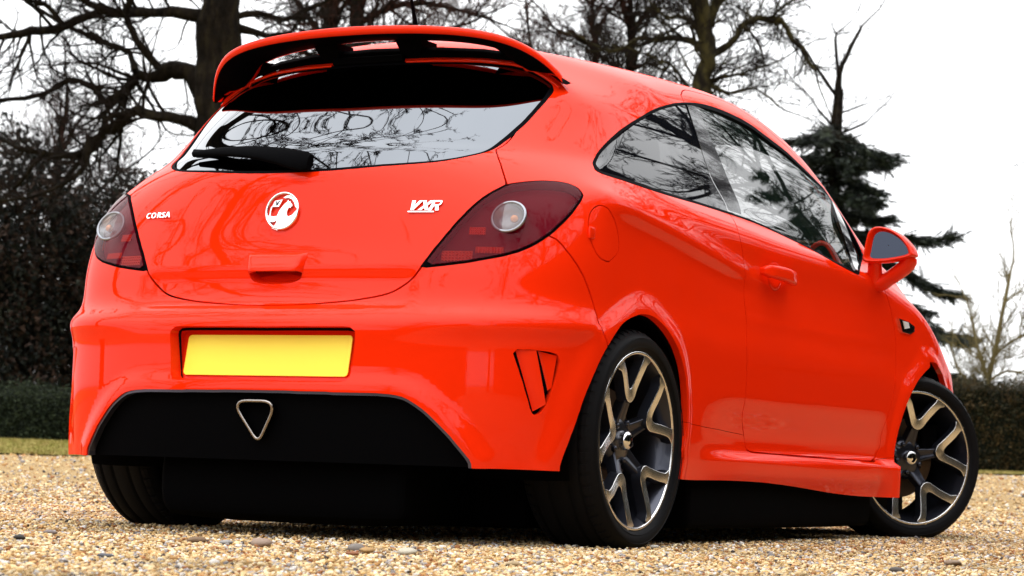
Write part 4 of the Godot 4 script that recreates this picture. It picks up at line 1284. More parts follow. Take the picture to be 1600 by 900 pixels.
func cabin(car: Node) -> void:
	var tub := MB.new()
	tub.block(Vector3(0, 0.50, -1.0), Vector3(1.50, 0.05, 2.6), 0.02)
	tub.block(Vector3(0, 0.74, 0.22), Vector3(1.15, 0.5, 0.08), 0.03)
	put("cabin_floor", tub, M.lining, car)
	for x in [0.37, -0.37]:
		var seat := node("front_seat", car)
		var b := MB.new()
		b.block(Vector3(x, 0.62, -1.22), Vector3(0.50, 0.16, 0.52), 0.06)
		put("cushion", b, M.seat, seat)
		var k := MB.new()
		k.block(Vector3(x, 0.88, -0.92), Vector3(0.48, 0.58, 0.14), 0.06, Basis(Vector3.RIGHT, 0.30))
		put("seat_back", k, M.seat, seat)
		var h := MB.new()
		h.block(Vector3(x, 1.20, -0.80), Vector3(0.27, 0.17, 0.10), 0.05, Basis(Vector3.RIGHT, 0.2))
		put("headrest", h, M.seat, seat)
	var rear := node("rear_seat", car)
	var rb := MB.new()
	rb.block(Vector3(0, 0.66, -0.30), Vector3(1.16, 0.14, 0.46), 0.05)
	put("cushion", rb, M.seat, rear)
	var rk := MB.new()
	rk.block(Vector3(0, 0.88, -0.04), Vector3(1.16, 0.46, 0.12), 0.05, Basis(Vector3.RIGHT, 0.25))
	put("seat_back", rk, M.seat, rear)
	var dash := MB.new()
	dash.block(Vector3(0, 0.86, -1.92), Vector3(1.36, 0.24, 0.42), 0.08)
	put("dashboard", dash, M.lining, car)
	var wheel := MB.new()
	var pts := PackedVector3Array(); var rad := PackedFloat32Array()
	var wb := Basis(Vector3.RIGHT, -0.40)
	var wc := Vector3(0.37, 0.93, -1.62)
	for q in 32:
		pts.append(wc + wb * Vector3(cos(TAU * q / 32) * 0.185, sin(TAU * q / 32) * 0.185, 0)); rad.append(0.016)
	wheel.tube(pts, rad, 8, true)
	for g in [0.0, PI, -PI / 2]:
		wheel.tube(PackedVector3Array([wc + wb * Vector3(0, 0, -0.03), wc + wb * Vector3(cos(g) * 0.18, sin(g) * 0.18, 0)]), PackedFloat32Array([0.03, 0.018]), 6)
	wheel.tube(PackedVector3Array([wc, wc + wb * Vector3(0, 0, -0.3)]), PackedFloat32Array([0.04, 0.04]), 10)
	put("steering_wheel", wheel, M.lining, car)

func polar(r: float, deg: float, a: float) -> Vector3:
	return Vector3(a, r * sin(deg_to_rad(deg)), r * cos(deg_to_rad(deg)))

# a wheel whose outer rim plane is at x = 0, facing +x; angle runs from +z (rearward) up
func make_wheel(car: Node, spin: float) -> Node3D:
	var w := node("wheel", car)
	var ty := MB.new()
	ty.lathe([Vector2(0.245, -0.006), Vector2(0.250, 0.002), Vector2(0.262, 0.010), Vector2(0.278, 0.013), Vector2(0.290, 0.008), Vector2(0.298, -0.004), Vector2(0.3035, -0.014), Vector2(0.306, -0.024), Vector2(0.3065, -0.030), Vector2(0.301, -0.031), Vector2(0.301, -0.037), Vector2(0.307, -0.038), Vector2(0.3073, -0.066), Vector2(0.300, -0.068), Vector2(0.300, -0.078), Vector2(0.3075, -0.080), Vector2(0.3075, -0.124), Vector2(0.300, -0.126), Vector2(0.300, -0.136), Vector2(0.3073, -0.138), Vector2(0.307, -0.170), Vector2(0.301, -0.172), Vector2(0.301, -0.178), Vector2(0.306, -0.180), Vector2(0.298, -0.204), Vector2(0.280, -0.218), Vector2(0.245, -0.210)], 96)
	var tyre := put("tyre", ty, M.tyre, w)
	# shoulder blocks of the tread
	var tr := MB.new()
	for q in 60:
		var g := 6.0 * q
		for sd in [[-0.001, -0.029], [-0.179, -0.207]]:
			var r0 := PackedVector3Array()
			var r1 := PackedVector3Array()
			for a in [[0.296, 0.0], [0.3045, 0.35], [0.3082, 0.75], [0.3085, 1.0]]:
				var t: float = a[1] if sd[0] > -0.1 else 1.0 - a[1]
				var rr: float = a[0] if sd[0] > -0.1 else [0.3085, 0.3082, 0.3045, 0.296][int(round([0.0, 1.0, 2.0, 3.0][[0.296, 0.3045, 0.3082, 0.3085].find(a[0])]))]
				r0.append(polar(rr, g + 0.5, lerpf(sd[0], sd[1], a[1])))
				r1.append(polar(rr, g + 4.6, lerpf(sd[0], sd[1], a[1])))
			for e in 3: tr.quad(r0[e], r1[e], r1[e + 1], r0[e + 1])
			for rr in [r0, r1]:
				for e in 3:
					var c0: Vector3 = rr[e] * Vector3(1, 0.975, 0.975); var c1: Vector3 = rr[e + 1] * Vector3(1, 0.975, 0.975)
					tr.quad(rr[e], rr[e + 1], c1, c0)
	put("tread_blocks", tr, M.tyre, tyre)
	var raised := MB.new()
	for q in 2:
		raised.lathe([Vector2(0.2585 + q * 0.024, 0.0095 + q * 0.0035), Vector2(0.2595 + q * 0.024, 0.0115 + q * 0.0035), Vector2(0.2605 + q * 0.024, 0.0100 + q * 0.0035)], 96)
	put("sidewall_ribs", raised, M.tyre, tyre)
	var ring := MB.new()
	ring.lathe([Vector2(0.2475, -0.006), Vector2(0.2480, 0.0), Vector2(0.2468, 0.0025), Vector2(0.2415, 0.0025), Vector2(0.2395, 0.001), Vector2(0.2375, -0.004)], 120)
	put("rim_edge", ring, M.machined, w)
	var barrel := MB.new()
	barrel.lathe([Vector2(0.2380, -0.002), Vector2(0.2340, -0.010), Vector2(0.2280, -0.022), Vector2(0.2180, -0.045), Vector2(0.2100, -0.10), Vector2(0.2120, -0.19), Vector2(0.235, -0.20)], 96)
	put("rim_barrel", barrel, M.rim_dark, w)
	# five forked spokes: a machined V on each, its foot running down to the hub
	for k in 5:
		var base := spin + 72.0 * k
		var line := [[0.2425, 21.5], [0.224, 19.3], [0.200, 16.6], [0.175, 13.9], [0.150, 10.6], [0.132, 6.4], [0.1255, 0.0]]
		var full := []
		for q in 7: full.append([line[q][0], line[q][1]])
		for q in range(5, -1, -1): full.append([line[q][0], -line[q][1]])
		var cen := PackedVector3Array(); var wid := PackedFloat32Array()
		for q in full.size() * 4 - 3:
			var s: int = mini(q / 4, full.size() - 2)
			var t := (q - s * 4) / 4.0
			var pp := []
			for d in [-1, 0, 1, 2]:
				var e: Array = full[clampi(s + d, 0, full.size() - 1)]
				pp.append(polar(e[0], base + e[1], -0.016 * sstep(0.235, 0.12, e[0]) + 0.0012))
			cen.append(pp[1].cubic_interpolate(pp[2], pp[0], pp[3], t))
			var along := absf(q / float(full.size() * 4 - 4) * 2.0 - 1.0)
			wid.append(lerpf(0.0180, 0.0120, sstep(0.0, 0.35, along)) + 0.009 * sstep(0.78, 1.0, along))
		var face := MB.new(); var flank := MB.new()
		var f0 := PackedVector3Array(); var f1 := PackedVector3Array(); var g0 := PackedVector3Array(); var g1 := PackedVector3Array(); var h0 := PackedVector3Array(); var h1 := PackedVector3Array()
		for q in cen.size():
			var d := (cen[mini(q + 1, cen.size() - 1)] - cen[maxi(q - 1, 0)]).normalized()
			var sd := Vector3(1, 0, 0).cross(d).normalized()
			f0.append(cen[q] + sd * wid[q]); f1.append(cen[q] - sd * wid[q])
			g0.append(cen[q] + sd * (wid[q] + 0.0015) + Vector3(-0.0016, 0, 0)); g1.append(cen[q] - sd * (wid[q] + 0.0015) + Vector3(-0.0016, 0, 0))
			var deep := Vector3(-0.030, 0, 0)
			h0.append(cen[q] + sd * (wid[q] + 0.005) + deep); h1.append(cen[q] - sd * (wid[q] + 0.005) + deep)
		face.grid([g0, f0, f1, g1])
		put("spoke_face", face, M.machined, w)
		flank.grid([h0, g0]); flank.grid([g1, h1]); flank.grid([h1, h0])
		# foot from the fork to the hub
		var rows := []
		for st in [[0.128, 0.0165, -0.0155, -0.046], [0.110, 0.019, -0.022, -0.056], [0.085, 0.022, -0.032, -0.066], [0.058, 0.027, -0.043, -0.074], [0.040, 0.032, -0.046, -0.076]]:
			var c := polar(st[0], base, 0.0)
			var sd := Vector3(1, 0, 0).cross(c.normalized())
			var r := PackedVector3Array()
			for e in [[-1.0, st[3]], [-0.92, st[2] - 0.006], [-0.70, st[2] - 0.001], [-0.30, st[2] - 0.006], [0.0, st[2] - 0.008], [0.30, st[2] - 0.006], [0.70, st[2] - 0.001], [0.92, st[2] - 0.006], [1.0, st[3]]]:
				r.append(c + sd * st[1] * e[0] + Vector3(e[1], 0, 0))
			rows.append(r)
		flank.grid(rows)
		put("spoke_body", flank, M.rim_dark, w)
		var nut := MB.new()
		var nc := polar(0.055, base + 36.0, -0.052)
		nut.lathe([Vector2(0.001, 0.014), Vector2(0.007, 0.013), Vector2(0.009, 0.010), Vector2(0.010, -0.01)], 6, nc)
		put("wheel_nut", nut, M.rim_dark, w)
	var hub := MB.new()
	hub.lathe([Vector2(0.001, -0.046), Vector2(0.046, -0.046), Vector2(0.066, -0.052), Vector2(0.080, -0.066), Vector2(0.082, -0.09)], 48)
	put("hub", hub, M.rim_dark, w)
	var cap := MB.new()
	cap.lathe([Vector2(0.001, -0.020), Vector2(0.014, -0.021), Vector2(0.022, -0.023), Vector2(0.0262, -0.027), Vector2(0.0272, -0.033), Vector2(0.0272, -0.048)], 36)
	var co := put("centre_cap", cap, M.chrome, w)
	var cm := MB.new()
	var k := 0.020 / 150.0
	for a in [[-40, -110, 10, -60, 0, 0, 20, 60, 60, 90, 70, 60, 50, 40, 60, -10, 110, -20, 80, -90, 20, -130], [-120, 0, -90, 80, -40, 110, 10, 120, -40, 80, -70, 30, -60, -20]]:
		var p := PackedVector2Array()
		for q in range(0, a.size(), 2): p.append(Vector2(a[q], a[q + 1]) * k)
		cm.plate(p, 0.0, 0.0022, Transform3D(Basis(Vector3(0, 0, -1), Vector3(0, 1, 0), Vector3(1, 0, 0)), Vector3(-0.0215, 0, 0)))
	put("cap_emblem", cm, M.black, co)
	var disc := MB.new()
	disc.lathe([Vector2(0.08, -0.095), Vector2(0.145, -0.095), Vector2(0.147, -0.100), Vector2(0.147, -0.118), Vector2(0.06, -0.12)], 48)
	put("brake_disc", disc, M.disc, w)
	var val := MB.new()
	val.lathe([Vector2(0.001, 0.0), Vector2(0.009, 0.0), Vector2(0.009, -0.01)], 14, polar(0.218, spin - 45.0, -0.028))
	put("valve", val, M.black, w)
	return w

func wheels(car: Node) -> void:
	# rim planes 0.829 m out; the front wheels are steered to the right
	var steer := deg_to_rad(-33.75)
	for front in [false, true]:
		for sg in [1.0, -1.0]:
			var w := make_wheel(car, 97.0 if front else 82.0)
			var yaw := 0.0 if sg > 0 else PI
			if front:
				w.transform = Transform3D(Basis(Vector3.UP, yaw + steer), Vector3(sg * 0.769, HUB_Y, -WHEELBASE)) * Transform3D(Basis.IDENTITY, Vector3(0.06, 0, 0))
			else:
				w.transform = Transform3D(Basis(Vector3.UP, yaw), Vector3(sg * 0.829, HUB_Y, 0))
			if front:
				var cal := MB.new()
				cal.block(polar(0.135, 150.0, -0.10), Vector3(0.07, 0.13, 0.08), 0.02)
				put("brake_caliper", cal, M.black, w)

# ------------------------------------------------------------------ ground
func depth_of(x: float, z: float) -> float:
	return (x - CAM_POS.x) * fwd.x + (z - CAM_POS.z) * fwd.z

# the drive is level round the car and rises a little towards the lawn and the trees
func ground_y(x: float, z: float) -> float:
	var w := depth_of(x, z)
	return 0.33 * smoothstep(12.0, 30.0, w)

func at(w: float, s: float) -> Vector3:
	var p := Vector3(CAM_POS.x, 0, CAM_POS.z) + fwd * w + side * s
	p.y = ground_y(p.x, p.z)
	return p

func surface_sheet(w0: float, w1: float, s0: float, s1: float, nw: int, ns: int, lift: float, edge: Callable) -> MB:
	var mb := MB.new()
	var rows := []
	for q in nw + 1:
		var t := float(q) / nw
		var r := PackedVector3Array()
		for k in ns + 1:
			var s := lerpf(s0, s1, float(k) / ns)
			var a: float = edge.call(s) if edge.is_valid() else w0
			var p := at(lerpf(a, w1, t * t), s)
			p.y += lift
			r.append(p)
		rows.append(r)
	mb.grid(rows, false, true)
	return mb

func lawn_edge(s: float) -> float:
	return 21.3 + 1.0 * (s + 5.0) * 0.62 + 0.35 * sin(s * 1.9) + 0.2 * sin(s * 5.3 + 1.0)

func pebble(sd: int) -> ArrayMesh:
	var r := RandomNumberGenerator.new(); r.seed = sd
	var f := FastNoiseLite.new(); f.seed = sd; f.frequency = 0.7
	var mb := MB.new()
	var rows := []
	var sc := Vector3(r.randf_range(0.9, 1.5), r.randf_range(0.4, 0.75), r.randf_range(0.7, 1.0))
	var cut := []
	for q in 4: cut.append(Vector3(r.randf_range(-1, 1), r.randf_range(-1, 1), r.randf_range(-1, 1)).normalized())
	for y in 6:
		var row := PackedVector3Array()
		for x in 8:
			var th := PI * clampf(y / 5.0, 0.02, 0.98)
			var ph := TAU * x / 8.0
			var d := Vector3(sin(th) * cos(ph), cos(th), sin(th) * sin(ph))
			var k := 1.0 + 0.28 * f.get_noise_3d(d.x * 2, d.y * 2, d.z * 2)
			for c in cut:
				var dd := d.dot(c)
				if dd * k > 0.62: k *= 0.62 / (dd * k)
			row.append(d * k * sc * 0.5)
		rows.append(row)
	mb.grid(rows, true)
	return mb.mesh()

func stone_color() -> Color:
	var pal := [Color(0.58, 0.38, 0.16), Color(0.70, 0.51, 0.27), Color(0.82, 0.67, 0.42), Color(0.44, 0.24, 0.09), Color(0.32, 0.13, 0.05), Color(0.30, 0.27, 0.26), Color(0.46, 0.42, 0.40), Color(0.72, 0.68, 0.63), Color(0.08, 0.065, 0.06), Color(0.62, 0.44, 0.24)]
	var wt := [0.19, 0.20, 0.15, 0.11, 0.07, 0.06, 0.05, 0.07, 0.04, 0.06]
	var t := rng.randf()
	for k in pal.size():
		t -= wt[k]
		if t <= 0: return pal[k] * rng.randf_range(0.75, 1.2) * 1.0
	return pal[0] * 1.0

func scatter(called: String, label: String, category: String, mesh: Mesh, m: Material, xf: Array, cols: Array, kind := "stuff", parent: Node = self) -> MultiMeshInstance3D:
	var mm := MultiMesh.new()
	mm.transform_format = MultiMesh.TRANSFORM_3D
	mm.use_colors = cols.size() > 0
	mm.mesh = mesh
	mm.instance_count = xf.size()
	for q in xf.size():
		mm.set_instance_transform(q, xf[q])
		if cols.size(): mm.set_instance_color(q, cols[q])
	var o := MultiMeshInstance3D.new()
	o.name = numbered(called) if parent == self else called
	o.multimesh = mm
	o.material_override = m
	parent.add_child(o, true)
	tag(o, label, category, "", kind)
	return o

func gravel() -> void:
	var variants := []
	for q in 5: variants.append(pebble(40 + q))
	var pf := FastNoiseLite.new(); pf.seed = 77; pf.frequency = 0.8; pf.fractal_octaves = 3
	var xf := [[], [], [], [], []]
	var cols := [[], [], [], [], []]
	# rings of distance from the lens: near stones small and many, far ones fewer and only the larger ones
	for band in [[3.6, 6.2, 12500.0, 0.0025, 0.014, 1.7], [6.2, 9.5, 4800.0, 0.004, 0.016, 2.4], [9.5, 15.0, 900.0, 0.008, 0.024, 4.0], [15.0, 27.0, 120.0, 0.015, 0.04, 6.5]]:
		var w0: float = band[0]; var w1: float = band[1]
		var half: float = band[5]
		var count := int((w1 - w0) * half * 2.0 * band[2])
		for q in count:
			var w := lerpf(w0, w1, rng.randf())
			var s := rng.randf_range(-half, half)
			if w > lawn_edge(s) + 0.2: continue
			var size: float = lerpf(band[3], band[4], pow(rng.randf(), 3.4))
			if w < 9.0 and rng.randf() < 0.006: size *= rng.randf_range(1.4, 2.0)
			var p := at(w, s)
			var patch := pf.get_noise_2d(p.x * 1.3, p.z * 1.3)
			if patch > 0.12 and size < 0.010 and rng.randf() < minf((patch - 0.12) * 3.0, 0.8): continue
			p.y += size * rng.randf_range(-0.1, 0.22)
			var b := Basis.from_euler(Vector3(rng.randf_range(-0.5, 0.5), rng.randf() * TAU, rng.randf_range(-0.5, 0.5))).scaled(Vector3.ONE * size)
			var k := rng.randi() % 5
			xf[k].append(Transform3D(b, p)); cols[k].append(stone_color() * (1.0 - 0.30 * smoothstep(-0.05, -0.45, patch)))
	for k in 5:
		scatter("gravel", "loose tan and brown gravel spread over the drive round the car", "gravel", variants[k], M.stone, xf[k], cols[k])

func single_stones() -> void:
	# the larger stones one can pick out in front of the car: pixel-free positions as depth and sideways offset from the lens, size, colour
	var list := [
		["round grey-brown pebble in front of the car's shadow, left of the tan one", 5.52, -0.345, 0.036, Color(0.30, 0.26, 0.23), Vector3(1.1, 1.0, 1.0)],
		["smooth orange-tan pebble lying beside the round grey-brown one", 5.42, -0.313, 0.032, Color(0.60, 0.36, 0.14), Vector3(1.1, 0.9, 1.0)],
		["pale cream angular stone leaning up in front of the car's shadow", 5.42, -0.222, 0.038, Color(0.72, 0.66, 0.52), Vector3(1.2, 0.9, 0.8)],
		["chunky pinkish-brown stone below the tail pipe", 5.60, -0.580, 0.040, Color(0.46, 0.33, 0.25), Vector3(1.2, 1.0, 1.0)],
		["small brown stone with dark face left of the chunky pinkish one", 5.75, -0.755, 0.028, Color(0.30, 0.19, 0.11), Vector3(1.1, 0.8, 1.0)],
		["flat grey stone under the bumper, between brown and pinkish stones", 5.65, -0.665, 0.030, Color(0.40, 0.38, 0.36), Vector3(1.3, 0.6, 1.0)],
		["rounded mauve-grey pebble alone on the far left gravel", 5.95, -1.145, 0.028, Color(0.34, 0.28, 0.27), Vector3(1.1, 0.85, 1.0)],
		["dark flint chip on the far left gravel, below the mauve-grey pebble", 5.55, -1.145, 0.030, Color(0.05, 0.045, 0.04), Vector3(1.2, 0.6, 0.9)],
		["blue-grey flint chip in the near gravel, left of the tail pipe", 4.75, -0.800, 0.026, Color(0.14, 0.14, 0.16), Vector3(1.3, 0.5, 0.9)],
		["large tan stone on the gravel below the front wheel", 4.78, 0.745, 0.030, Color(0.58, 0.44, 0.26), Vector3(1.2, 0.8, 1.0)],
		["pale tan pebble in front of the rear right tyre", 5.02, 0.022, 0.026, Color(0.62, 0.46, 0.26), Vector3(1.4, 0.6, 1.0)],
		["rust-red flat chip just left of the pale cream stone", 5.25, -0.335, 0.026, Color(0.36, 0.13, 0.05), Vector3(1.3, 0.5, 1.0)],
		["white quartz pebble beside the rear right tyre's tread", 6.45, 0.415, 0.022, Color(0.75, 0.70, 0.62), Vector3(1.0, 0.9, 1.0)],
		["dark grey stone on the gravel between the two right wheels", 5.35, 0.895, 0.026, Color(0.15, 0.13, 0.12), Vector3(1.2, 0.7, 1.0)],
		["dull brown stone on the gravel, under the front right wheel", 5.9, 1.13, 0.030, Color(0.35, 0.24, 0.16), Vector3(1.2, 0.7, 1.0)],
	]
	for k in list.size():
		var l: Array = list[k]
		var o := MeshInstance3D.new()
		o.name = numbered("stone")
		o.mesh = pebble(90 + k)
		o.material_override = mat(l[4] * 0.65, 0.8)
		add_child(o, true)
		var p := at(l[1], l[2]); p.y += l[3] * 0.22
		o.transform = Transform3D(Basis(Vector3.UP, k * 1.7).scaled(l[5] * l[3] * 1.35), p)
		tag(o, l[0], "stone", "larger stones on the gravel drive")

func ground() -> void:
	var mb := MB.new()
	var rows := []
	var radii := [0.0, 1.5, 3.0, 4.0]
	for q in 60: radii.append(4.0 + 0.42 * (q + 1) + pow(q / 14.0, 3.6))
	var f := FastNoiseLite.new(); f.seed = 4; f.frequency = 1.6
	for r in radii:
		var row := PackedVector3Array()
		for s in 128:
			var g := TAU * s / 128.0
			var p := Vector3(CAM_POS.x + cos(g) * r, 0, CAM_POS.z + sin(g) * r)
			p.y = ground_y(p.x, p.z) + 0.006 * f.get_noise_2d(p.x * 2.0, p.z * 2.0) - 0.004
			row.append(p)
		rows.append(row)
	mb.grid(rows, true)
	var o := put("gravel_drive", mb, M.gravel, self)
	tag(o, "sandy gravel drive under the car reaching back to the lawn", "drive", "", "structure")
	var lawn := surface_sheet(20.0, 75.0, -30.0, 34.0, 40, 120, 0.012, lawn_edge)
	tag(put("lawn", lawn, M.lawn, self), "dry yellow-green lawn between the drive and the hedges", "lawn", "", "structure")
	# blades
	var bl := MB.new()
	for q in 7:
		var a := rng.randf() * TAU
		var c := Vector3(rng.randf_range(-0.05, 0.05), 0, rng.randf_range(-0.05, 0.05))
		var d := Vector3(cos(a), 0, sin(a))
		var h := rng.randf_range(0.015, 0.032)
		bl.tri(c - d * 0.004, c + d * 0.004, c + Vector3(d.z, 0, d.x) * 0.02 + Vector3(0, h, 0))
	var xf := []; var cols := []
	for q in 16000:
		var s := rng.randf_range(-8.5, 9.0)
		var w := lawn_edge(s) + pow(rng.randf(), 1.6) * (31.0 - lawn_edge(s)) - 0.05
		xf.append(Transform3D(Basis(Vector3.UP, rng.randf() * TAU).scaled(Vector3.ONE * rng.randf_range(0.7, 1.5)), at(w, s) + Vector3(0, 0.012, 0)))
		var t := rng.randf()
		cols.append(Color(0.16, 0.16, 0.03).lerp(Color(0.34, 0.26, 0.10), t))
	scatter("grass", "short dry grass blades on the lawn strip", "grass", bl.mesh(), M.blade, xf, cols)

# ------------------------------------------------------------------ plants
class Twigs:
	var rng: RandomNumberGenerator
	var mb: MB              # limbs
	var tw: MB              # twigs
	var budget := 4000
	var spread := 0.8
	var droop := 0.0
	var lift := 0.15
	var rough := 0.3
	var thin := 0.004       # thinnest twig
	# a branch that wanders, forks and ends in twigs
	func grow(p: Vector3, d: Vector3, length: float, r: float, level: int) -> void:
		if budget <= 0: return
		r = maxf(r, thin)
		budget -= 1
		var m := 5 if level > 1 else 4
		if level == 0: m = 3
		var pts := PackedVector3Array([p]); var rad := PackedFloat32Array([r])
		var c := p
		for q in m:
			d = (d + Vector3(rng.randfn(), rng.randfn(), rng.randfn()) * rough * (0.55 if level > 1 else 0.8) + Vector3(0, lift - droop * (1.0 if level < 2 else 0.2), 0) * 0.35).normalized()
			c += d * length / m
			pts.append(c)
			rad.append(lerpf(r, r * (0.5 if level > 0 else 0.25), (q + 1.0) / m))
		if level > 1: mb.tube(pts, rad, 6)
		else: tw.tube(pts, rad, 3)
		if level == 0: return
		var kids := rng.randi_range(3, 5) if level > 1 else rng.randi_range(4, 7)
		for k in kids:
			var t := rng.randf_range(0.25, 1.0)
			if k == 0: t = 1.0
			var s: int = mini(int(t * m), m - 1)
			var q := pts[s].lerp(pts[s + 1], t * m - s)
			var dd := (pts[s + 1] - pts[s]).normalized()
			var ax := dd.cross(Vector3(rng.randfn(), rng.randfn(), rng.randfn())).normalized()
			var nd := dd.rotated(ax, rng.randf_range(0.35, 1.0) * spread) if k > 0 else dd.rotated(ax, rng.randf_range(0.05, 0.35))
			var nl := length * rng.randf_range(0.5, 0.78)
			grow(q, nd, nl, rad[s] * rng.randf_range(0.45, 0.7) if k > 0 else rad[s + 1] * 0.95, level - 1)

# a bare tree from a trunk line and traced limbs in its own metres (x across, y up); twigs grow from every limb
func bare_tree(called: String, label: String, at_p: Vector3, turn: float, limbs: Array, sd: int, twig_budget: int, level: int, m_bark: Material, m_twig: Material, o := {}) -> Node3D:
	var t := thing(called, label, "tree", o.get("group", "bare trees round the drive"), at_p, turn)
	var r := RandomNumberGenerator.new(); r.seed = sd
	var g := Twigs.new()
	g.rng = r; g.mb = MB.new(); g.tw = MB.new()
	g.spread = o.get("spread", 0.9); g.droop = o.get("droop", 0.0); g.lift = o.get("lift", 0.12); g.rough = o.get("rough", 0.30); g.thin = o.get("thin", 0.0045)
	var trunk := MB.new()
	var total := 0.0
	for l in limbs:
		for q in range(1, l.size()): total += Vector2(l[q][0], l[q][1]).distance_to(Vector2(l[q - 1][0], l[q - 1][1])) * (0.25 if l == limbs[0] else 1.0)
	for l in limbs:
		var zz := 0.0 if l == limbs[0] else r.randf_range(-0.5, 0.5)
		var z := 0.0
		var pts := PackedVector3Array(); var rad := PackedFloat32Array()
		for q in l.size():
			var e: Array = l[q]
			if e.size() > 3: z = e[3]
			elif q > 0: z += zz * Vector2(e[0], e[1]).distance_to(Vector2(l[q - 1][0], l[q - 1][1])) + r.randf_range(-0.08, 0.08)
			pts.append(Vector3(e[0], e[1], z)); rad.append(e[2])
		# round the line off and roughen it
		var fine := PackedVector3Array(); var fr := PackedFloat32Array()
		for q in pts.size() - 1:
			var n := maxi(2, int(pts[q].distance_to(pts[q + 1]) / 0.22))
			for s in n:
				var f := float(s) / n
				var p := pts[q].cubic_interpolate(pts[q + 1], pts[maxi(q - 1, 0)], pts[mini(q + 2, pts.size() - 1)], f)
				var rr := lerpf(rad[q], rad[q + 1], f)
				fine.append(p + Vector3(r.randfn(), r.randfn(), r.randfn()) * rr * 0.14)
				fr.append(rr * r.randf_range(0.88, 1.14))
		fine.append(pts[-1]); fr.append(rad[-1])
		(trunk if l == limbs[0] else g.mb).tube(fine, fr, 12 if rad[0] > 0.15 else 7)
		# twigs along the limb
		var len := 0.0
		for q in range(1, pts.size()): len += pts[q].distance_to(pts[q - 1])
		var share := int(twig_budget * len * (0.25 if l == limbs[0] else 1.0) / maxf(total, 0.1))
		g.budget = share
		var tries := 0
		while g.budget > 0 and tries < 400:
			tries += 1
			var q := r.randi_range(int(fine.size() * (0.55 if l == limbs[0] else 0.12)), fine.size() - 2)
			var d := (fine[q + 1] - fine[q]).normalized()
			var ax := d.cross(Vector3(r.randfn(), r.randfn(), r.randfn())).normalized()
			d = d.rotated(ax, r.randf_range(0.4, 1.3))
			var rr := minf(fr[q] * 0.45, o.get("rmax", 0.035)) * r.randf_range(0.5, 1.0)
			g.grow(fine[q], d, clampf(rr * 34.0, 0.35, o.get("lmax", 1.5)) * r.randf_range(0.7, 1.2), rr, level)
		g.budget = 40
		g.grow(fine[-1], (fine[-1] - fine[-2]).normalized(), clampf(fr[-1] * 40.0, 0.4, 1.6), fr[-1] * 0.9, level)
	put("trunk", trunk, m_bark, t)
	put("limbs", g.mb, m_bark, t)
	var tw := put("twigs", g.tw, m_twig, t)
	tw.set_meta("kind", "stuff")
	return t

# a whole grown tree with a round crown, for the ring of trees round the drive
func grown_tree(called: String, label: String, at_p: Vector3, height: float, sd: int, budget: int, m_bark: Material, m_twig: Material, o := {}) -> Node3D:
	var r := RandomNumberGenerator.new(); r.seed = sd
	var limbs := []
	var rt: float = height * 0.026 * o.get("trunk", 1.0)
	var trunk := []
	var x := 0.0
	for q in 9:
		var f := q / 8.0
		trunk.append([x, -0.2 + (height * 0.75 + 0.2) * f, lerpf(rt, rt * 0.30, f) * (1.35 if q == 0 else 1.0), r.randf_range(-0.15, 0.15) * f * 2.0])
		x += r.randf_range(-0.10, 0.10)
	limbs.append(trunk)
	var n: int = o.get("limbs", 11)
	for k in n:
		var f := lerpf(o.get("low", 0.25), 0.95, float(k) / n)
		var q: int = clampi(int(f * 8), 1, 7)
		var base: Array = trunk[q]
		var a := k * 2.4 + r.randf_range(-0.4, 0.4)
		var reach := height * lerpf(0.42, 0.18, f) * r.randf_range(0.75, 1.2)
		var up := r.randf_range(0.15, 0.8) + float(o.get("rise", 0.0))
		var l := []
		var px: float = base[0]; var py: float = base[1]; var pz: float = base[3]
		for e in 6:
			l.append([px, py, lerpf(base[2] * 0.55 * o.get("slim", 1.0), 0.014, e / 5.0), pz])
			var st := reach / 5.0
			px += cos(a) * st + r.randf_range(-0.2, 0.2); pz += sin(a) * st + r.randf_range(-0.2, 0.2)
			py += st * up + r.randf_range(-0.15, 0.25)
		limbs.append(l)
	return bare_tree(called, label, at_p, r.randf() * TAU, limbs, sd + 5, budget, 3, m_bark, m_twig, o)

func leaf_clump(size: float, count: int, sd: int, long := 2.0) -> ArrayMesh:
	var r := RandomNumberGenerator.new(); r.seed = sd
	var mb := MB.new()
	for q in count:
		var c := Vector3(r.randfn(), r.randfn(), r.randfn()) * size * 0.42
		var a := Vector3(r.randfn(), r.randfn(), r.randfn()).normalized()
		var b := a.cross(Vector3(r.randfn(), r.randfn(), r.randfn())).normalized()
		var l := size * 0.20 * long * r.randf_range(0.6, 1.1); var w := size * 0.12 * r.randf_range(0.6, 1.1)
		mb.tri(c - b * w, c + a * l * 0.5 + b.cross(a) * w * 0.3, c + b * w)
		mb.tri(c + a * l, c + b * w, c + a * l * 0.5 + b.cross(a) * w * 0.3)
		mb.tri(c - b * w, c + a * l, c + a * l * 0.5 + b.cross(a) * w * 0.3)
	return mb.mesh()

func hedge(label: String, w: float, s0: float, s1: float, h: float, d: float, sd: int, cols: Array, size := 0.11, count := 5200) -> void:
	hedge_at(label, at(w, (s0 + s1) / 2), deg_to_rad(CAM_ROT.y), s1 - s0, h, d, sd, cols, size, count)

